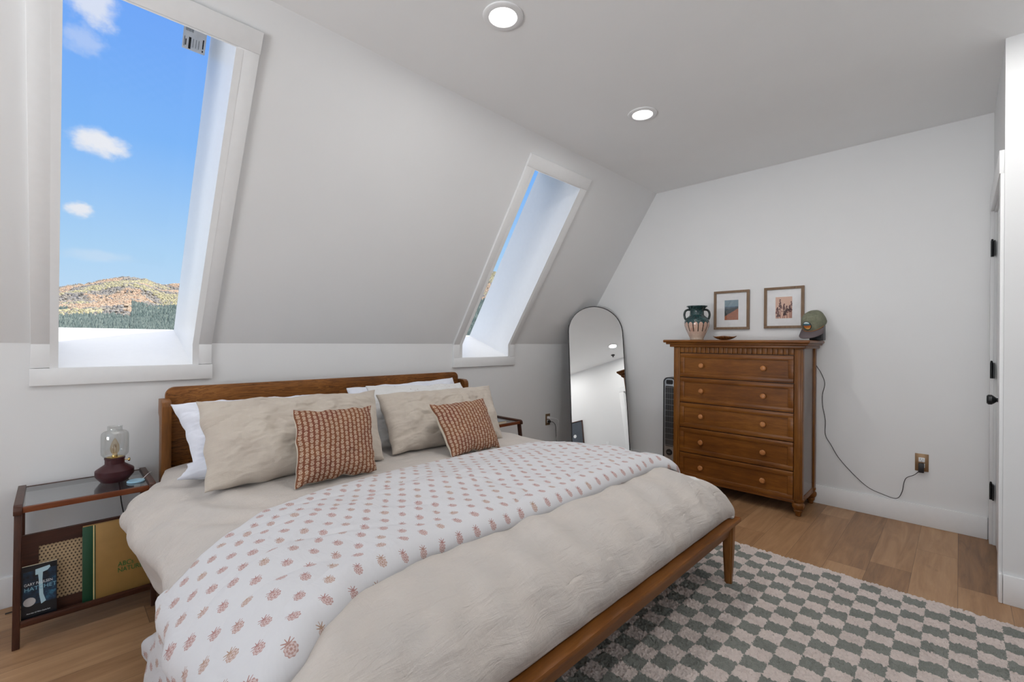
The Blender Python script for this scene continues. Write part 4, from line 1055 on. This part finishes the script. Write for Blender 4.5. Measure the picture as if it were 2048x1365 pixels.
# reeded frieze
fb_ = None; nb = 24; y0 = dy0+.056; wy = (dy1-dy0-.112)/nb
for k in range(nb): fb_ = box(dx+.002, dx+.022, y0+k*wy+.0012, y0+(k+1)*wy-.0012, 1.177, 1.226, .003, bm=fb_)
obj('reeded_frieze', fb_, M['dwoodz'], dr)
zs = [1.175, .967, .752, .539, .325, .113]
for k in range(5):
    z1, z0 = zs[k]-.004, zs[k+1]+.003; a, b_ = dy0+.058, dy1-.058; w = .034
    bm = box(dx-.002, dx+.02, a, b_, z1-w, z1, .003); box(dx-.002, dx+.02, a, b_, z0, z0+w, .003, bm=bm)
    box(dx-.002, dx+.02, a, a+w, z0+w-.003, z1-w+.003, .002, bm=bm); box(dx-.002, dx+.02, b_-w, b_, z0+w-.003, z1-w+.003, .002, bm=bm)
    box(dx+.006, dx+.018, a+w-.004, b_-w+.004, z0+w-.004, z1-w+.004, bm=bm)
    # bead round the sunken field
    for (p0, p1) in (((a+w, z0+w), (b_-w, z0+w)), ((a+w, z1-w), (b_-w, z1-w)), ((a+w, z0+w), (a+w, z1-w)), ((b_-w, z0+w), (b_-w, z1-w))):
        merge(bm, tube([(dx+.002, p0[0], p0[1]), (dx+.002, p1[0], p1[1])], .0032, 6, 0))
    d = obj('drawer', bm, M['dwood'], dr)
    for yk in (1.528, 1.059):
        zk = (z0+z1)/2
        obj('knob', lathe([(.010, .008), (.009, .001), (.010, -.006), (.017, -.010), (.0205, -.017), (.020, -.024), (.014, -.030), (.001, -.032)], (dx, yk, zk), 28, axis='X'), M['knobw'], d)
obj('bottom_rail', box(dx+.004, dx+.025, dy0+.05, dy1-.05, .094, .116, .002), M['dwood'], dr)
obj('bottom_rail', box(dx+.05, DB-.05, dy0+.006, dy0+.026, .094, .135, .002), M['dwoodz'], dr)
for x in (dx+.030, DB-.030):
    for y in (dy0+.030, dy1-.030):
        obj('bun_foot', lathe([(.012, 0), (.018, .004), (.020, .020), (.028, .034), (.030, .042), (.026, .048), (.035, .056), (.041, .072), (.041, .088), (.034, .098), (.026, .102), (.034, .108), (.036, .116), (.036, .126)], (x, y, 0), 32), M['dwoodz'], dr)

# ------------------------------------------------------------------ things on the dresser
ZD = 1.286
vb = MB('drip_glazed_clay'); ox, oy, oz = vb.sep()
an = oy.atan2(ox); zz = oz
g1 = vb.noise(60, 4, .7); g2 = vb.noise(240, 2, .6)
per = ((an+.12)*(15/(2*PI))).fract()-.5
petal = (zz-.158+per*per*.10)+(g1-.5)*.006
top = petal.gt(0.)
rib = per.abs().gt(.41)*zz.gt(.075)
cream = vb.ramp(g1*.6+(zz/.16)*.4, [(.25, S(214, 200, 184)), (.6, S(206, 172, 154)), (.8, S(196, 158, 142))])
cream = vb.mix(hyp(oy+.0, (zz-.09)*1.2).ss(.035, .01)*ox.lt(0.)*.35, cream, S(160, 96, 84))
dk = vb.ramp(g1*.6+g2*.4, [(.35, S(14, 34, 38)), (.55, S(28, 62, 64)), (.68, S(92, 128, 122))])
vb.set(col=vb.mix(top.max(rib), cream, vb.mix(top, S(40, 36, 34), dk)), rough=.22, coat=.4, croug=.1); vb.bump(g1, .2, .002)
vx, vy = 4.0, 1.655
vs = thing('ceramic_vase', 'two-handled ceramic vase, dark green glaze dripping over pale clay, on the dresser', 'vase', (vx, vy, ZD))
vprof = [(.050, 0), (.056, .004), (.056, .014), (.060, .024), (.072, .050), (.090, .090), (.102, .125), (.105, .150), (.101, .172), (.088, .194), (.070, .210), (.060, .222), (.058, .250), (.060, .270), (.072, .284), (.086, .294), (.087, .301), (.080, .303), (.060, .292), (.050, .27)]
bo = obj('vase_body', lathe(vprof, (vx, vy, ZD), 72), vb.m, vs)
vdir = Vector((-math.sin(R(62)), -math.cos(R(62)), 0)); vside = Vector((math.cos(R(62)), -math.sin(R(62)), 0)); vside = Vector((.53, -.85, 0)).normalized()
for s in (-1, 1):
    pts = [Vector((vx, vy, ZD))+vside*s*a+Vector((0, 0, b_)) for a, b_ in ((.055, .268), (.078, .268), (.097, .255), (.105, .225), (.100, .196), (.092, .180))]
    obj('handle', tube(pts, .0095, 12, 6), plain('dark_green_glaze', S(30, 40, 38), .2, var=.3), vs)
bw = MB('acacia_wood_dish'); n1 = bw.noise(30, 4, .6, stretch=(1, 6, 1)); bw.set(col=bw.ramp(n1, [(.35, S(74, 42, 20)), (.55, S(128, 80, 40)), (.7, S(172, 120, 70))]), rough=.35)
nu, nv = 64, 14; P = np.zeros((nu+1, nv*2, 3))
for i in range(nu+1):
    a = 2*PI*i/nu; rr_ = 1+.05*math.sin(3*a+.5)+.03*math.sin(5*a)
    for j in range(nv):
        s = j/(nv-1); P[i, j] = (.062*s*rr_*math.cos(a), .096*s*rr_*math.sin(a), .001+.030*s**2.6+.003*math.sin(4*a+1)*s**3)
        s2 = 1-s; P[i, nv+j] = (.057*s2*rr_*math.cos(a), .091*s2*rr_*math.sin(a), .007+.026*s2**2.6+.003*math.sin(4*a+1)*s2**3)
P += np.array([3.985, 1.413, ZD])
tag(base_origin(obj('wooden_dish', grid_mesh('dish', P), bw.m, ang=180)), 'small shallow wooden dish on the dresser below the left picture', 'dish')
# black box speaker under the cap
spk = thing('speaker', 'small black speaker under the olive cap on the dresser', 'speaker', (4.09, .775, ZD))
obj('speaker_body', box(4.045, 4.135, .725, .815, ZD, ZD+.118, .006), M['plastic'], spk)
obj('speaker_grille', box(4.042, 4.046, .735, .805, ZD+.015, ZD+.108, .002), plain('grille_cloth', S(40, 44, 50), .8, nscale=900, var=.4), spk)
# cap
cp = thing('baseball_cap', 'olive cap with grey brim and round landscape patch on the dresser corner', 'cap', (4.05, .79, ZD))
capM = Matrix.Translation((4.075, .785, ZD+.118)) @ Matrix.Rotation(R(180-16), 4, 'Z') @ Matrix.Rotation(R(36), 4, 'Y')
def capt(p): return capM @ Vector(p)
nu, nv = 72, 26; P = np.zeros((nu+1, nv+1, 3))
def crown(th_, ph):
    """th 0 = front, ph 0 = rim .. pi/2 top"""
    c_, s_ = math.cos(th_), math.sin(th_); fr = max(0, c_)
    rx = .094 if c_ > 0 else .102; r_ = math.cos(ph)**(.62+.0*fr); z = math.sin(ph)**.9*.118
    x = rx*r_*c_*(1+.0*fr)+fr*.010*math.sin(2*ph); y = .076*r_*s_
    dent = 0.
    x += .002*nz(x*30, y*30, z*30); z += -.012*(1-fr)*math.sin(ph)**4+dent
    rimz = -.010*(1-abs(s_))*(c_ < 0)
    return (x, y, z+rimz*math.cos(ph))
for i in range(nu+1):
    for j in range(nv+1): P[i, j] = capt(crown(2*PI*i/nu, PI/2*j/nv*.995))
olive = MB('olive_twill'); n1 = olive.noise(60, 3, .6); n2 = olive.noise(12, 3, .6); olive.set(col=olive.ramp(n1*.4+n2*.6, [(.35, S(104, 106, 88)), (.65, S(134, 136, 116))]), rough=.9); olive.bump(n1, .2, .003)
cr_ = obj('crown', grid_mesh('crown', P), olive.m, cp, ang=180); s_ = cr_.modifiers.new('t', 'SOLIDIFY'); s_.thickness = .0025
P = np.zeros((31, 11, 3))
for i in range(31):
    th_ = R(-74+148*i/30)
    for j in range(11):
        b_ = crown(th_, 0.02); s = j/10; w = math.cos(th_*.92)**.5
        P[i, j] = capt((b_[0]+.074*s*w*1., b_[1]*(1+.10*s), b_[2]-.002-.016*(abs(b_[1])/.076)**2*(.3+s)-.010*s*s))
br_ = obj('brim', grid_mesh('brim', P), plain('grey_brown_twill', S(98, 88, 90), .85), cp, ang=180); s_ = br_.modifiers.new('t', 'SOLIDIFY'); s_.thickness = .004
obj('rope_trim', tube([capt(Vector(crown(R(-76+152*k/16), .03))*1.015+Vector((0, 0, .002))) for k in range(17)], .0022, 8, 3), plain('rust_rope', S(168, 108, 60), .8), cp)
obj('top_button', lathe([(.0075, 0), (.0065, .004), (.001, .006)], tuple(capt((.0, 0, .104))), 20), olive.m, cp)
# patch: disc wrapped on the crown front, three colour bands
pb = MB('landscape_patch'); pu, pv, _ = pb.sep('UV'); rr_ = hyp(pu, pv); nn = pb.noise(5, 3, .6, vec=pb.vec(pu, pv))
pc = pb.ramp(pv*.5+.5+(nn-.5)*.25, [(.12, S(226, 190, 120)), (.22, S(206, 120, 44)), (.42, S(150, 84, 52)), (.50, S(70, 100, 120)), (.62, S(40, 120, 134)), (.70, S(206, 222, 224)), (.9, S(190, 214, 220))])
for e in pb.n:
    if e.type == 'VALTORGB': e.color_ramp.interpolation = 'CONSTANT'
pb.set(col=pb.mix(rr_.gt(.86), pc, S(20, 34, 40)), rough=.8)
nu = 40; P = np.zeros((nu+1, 8, 3)); UV = np.zeros((nu+1, 8, 2))
for i in range(nu+1):
    a = 2*PI*i/nu
    for j in range(8):
        r_ = j/7; u_, v_ = r_*math.cos(a), r_*math.sin(a); UV[i, j] = (u_, v_)
        c0 = Vector(crown(-u_*.42+R(2), .50+v_*.34)); P[i, j] = capt(c0*1.022+Vector((.0015, 0, 0)))
obj('patch', grid_mesh('patch', P, UV), pb.m, cp, ang=180)

# ------------------------------------------------------------------ framed prints
def picture(yc, zc, w, h, aw, ah, art, label):
    t = thing('framed_print', label, 'picture', (Xr, yc, zc-h/2), 'framed prints over the dresser')
    f = .021; fr = wood('frame_wood_%d' % int(yc*100), S(104, 82, 62), S(132, 108, 86), S(152, 128, 104), 'Z', 2., .5, False)
    bm = box(Xr-.022, Xr-.001, yc-w/2, yc+w/2, zc+h/2-f, zc+h/2, .0012); box(Xr-.022, Xr-.001, yc-w/2, yc+w/2, zc-h/2, zc-h/2+f, .0012, bm=bm)
    box(Xr-.022, Xr-.001, yc-w/2, yc-w/2+f, zc-h/2+f, zc+h/2-f, .0012, bm=bm); box(Xr-.022, Xr-.001, yc+w/2-f, yc+w/2, zc-h/2+f, zc+h/2-f, .0012, bm=bm)
    obj('frame', bm, fr, t)
    obj('mat_board', box(Xr-.010, Xr-.004, yc-w/2+f-.002, yc+w/2-f+.002, zc-h/2+f-.002, zc+h/2-f+.002), plain('mat_paper', (.80, .80, .81, 1), .8), t)
    p = art(t, yc, zc, aw, ah)
    obj('glass', box(Xr-.0145, Xr-.0135, yc-w/2+f-.002, yc+w/2-f+.002, zc-h/2+f-.002, zc+h/2-f+.002), M['picglass'], t)
def artplane(t, yc, zc, aw, ah, mat):
    P = np.array([[(Xr-.0105, yc+aw/2, zc-ah/2), (Xr-.0105, yc+aw/2, zc+ah/2)], [(Xr-.0105, yc-aw/2, zc-ah/2), (Xr-.0105, yc-aw/2, zc+ah/2)]])
    return obj('art_print', grid_mesh('art', P, np.array([[(0, 0), (0, 1)], [(1, 0), (1, 1)]])), mat, t, smooth=False)
def art1(t, yc, zc, aw, ah):
    b = MB('mountain_landscape_print'); u, v, _ = b.sep('UV'); n = b.noise(9, 4, .65, vec=b.vec(u, v)); n2 = b.noise(22, 4, .7, vec=b.vec(u*1.0, v*2.2, 3.))
    c = b.ramp(n, [(.3, S(112, 138, 152)), (.7, S(132, 154, 164))])
    h1 = .66+(n-.5)*.12-(u-.5).abs()*-.05; c = b.mix(v.lt(.70) if False else (v-(n-.5)*.10).lt(.68), c, S(84, 108, 130))
    c = b.mix((v-(n-.5)*.14+u*.02).lt(.64), c, S(74, 86, 96))
    c = b.mix((v-(n2-.5)*.22-u*.22).lt(.46), c, S(50, 58, 58))
    hill_ = (v-(n2-.5)*.24-u*.40).lt(.18)
    hc = b.ramp(n2, [(.40, S(84, 56, 50)), (.48, S(160, 84, 56)), (.54, S(206, 130, 84)), (.62, S(112, 88, 66))])
    c = b.mix(hill_, c, hc); b.set(col=c, rough=.7); return artplane(t, yc, zc, aw, ah, b.m)
def art2(t, yc, zc, aw, ah):
    b = MB('peach_print'); u, v, _ = b.sep('UV'); n = b.noise(20, 3, .6, vec=b.vec(u, v)); b.set(col=b.ramp(n, [(.3, S(206, 158, 134)), (.7, S(220, 176, 152))]), rough=.7)
    p = artplane(t, yc, zc, aw, ah, b.m); rnd = random.Random(5); bm = bmesh.new()
    def poly(pts): bm.faces.new([bm.verts.new((Xr-.0112, yc+aw/2-aw*a, zc-ah/2+ah*c_)) for a, c_ in pts])
    for (x0, h_, lean) in ((.10, .50, .02), (.30, .88, -.02), (.45, .66, .08), (.70, .58, -.02), (.88, .62, -.03), (.96, .78, .0), (.18, .20, 0), (.55, .30, .02)):
        poly([(x0-.018, 0), (x0+.018, 0), (x0+lean+.008, h_-.1), (x0+lean-.008, h_-.1)])
        for k in range(34):
            t_ = rnd.random(); zz_ = h_*(.45+.55*t_); cx_ = x0+lean*zz_/h_+rnd.uniform(-.10, .10)*(1.15-t_); s_ = rnd.uniform(.026, .05)
            if not (.02 < cx_ < .98): continue
            a0 = rnd.random()*3; poly([(cx_+s_*math.cos(a0+q*1.257), min(.99, zz_+s_*.75*math.sin(a0+q*1.257))) for q in range(5)])
    me = bpy.data.meshes.new('plants'); bm.to_mesh(me); bm.free()
    obj('printed_plants', me, plain('plant_ink', S(124, 56, 54), .7, var=.3, nscale=60), p, smooth=False)
    return p
picture(1.451, 1.5575, .300, .347, .117, .178, art1, 'small framed mountain landscape print, left one above the dresser')
picture(1.038, 1.560, .293, .344, .122, .178, art2, 'small framed print of red plants on peach, right one above the dresser')

# ------------------------------------------------------------------ things seen only in the mirror
wa = thing('wall_panel', 'dark slate framed panel on the far wall, seen at the lower left of the mirror', 'wall art', (1.18, Yf, 1.05))
obj('panel_board', box(.78, 1.595, Yf+.004, Yf+.018, 1.06, 1.745), plain('slate_paint', S(66, 74, 84), .6, var=.1), wa)
bm = box(.77, 1.605, Yf+.001, Yf+.026, 1.741, 1.755, .001); box(.77, 1.605, Yf+.001, Yf+.026, 1.05, 1.064, .001, bm=bm); box(.77, .784, Yf+.001, Yf+.026, 1.06, 1.745, .001, bm=bm); box(1.591, 1.605, Yf+.001, Yf+.026, 1.06, 1.745, .001, bm=bm)
obj('frame', bm, M['nswoodz'], wa)
obj('white_motif', lathe([(.001, 0), (.035, 0), (.035, .002), (.001, .002)], (1.42, Yf+.0185, 1.47), 7, axis='Y'), M['whitep'], wa)

# ------------------------------------------------------------------ colour management
vs_ = scene.view_settings; vs_.view_transform = 'Standard'; vs_.look = 'None'; vs_.gamma = 1; vs_.exposure = -0.09; vs_.use_curve_mapping = False
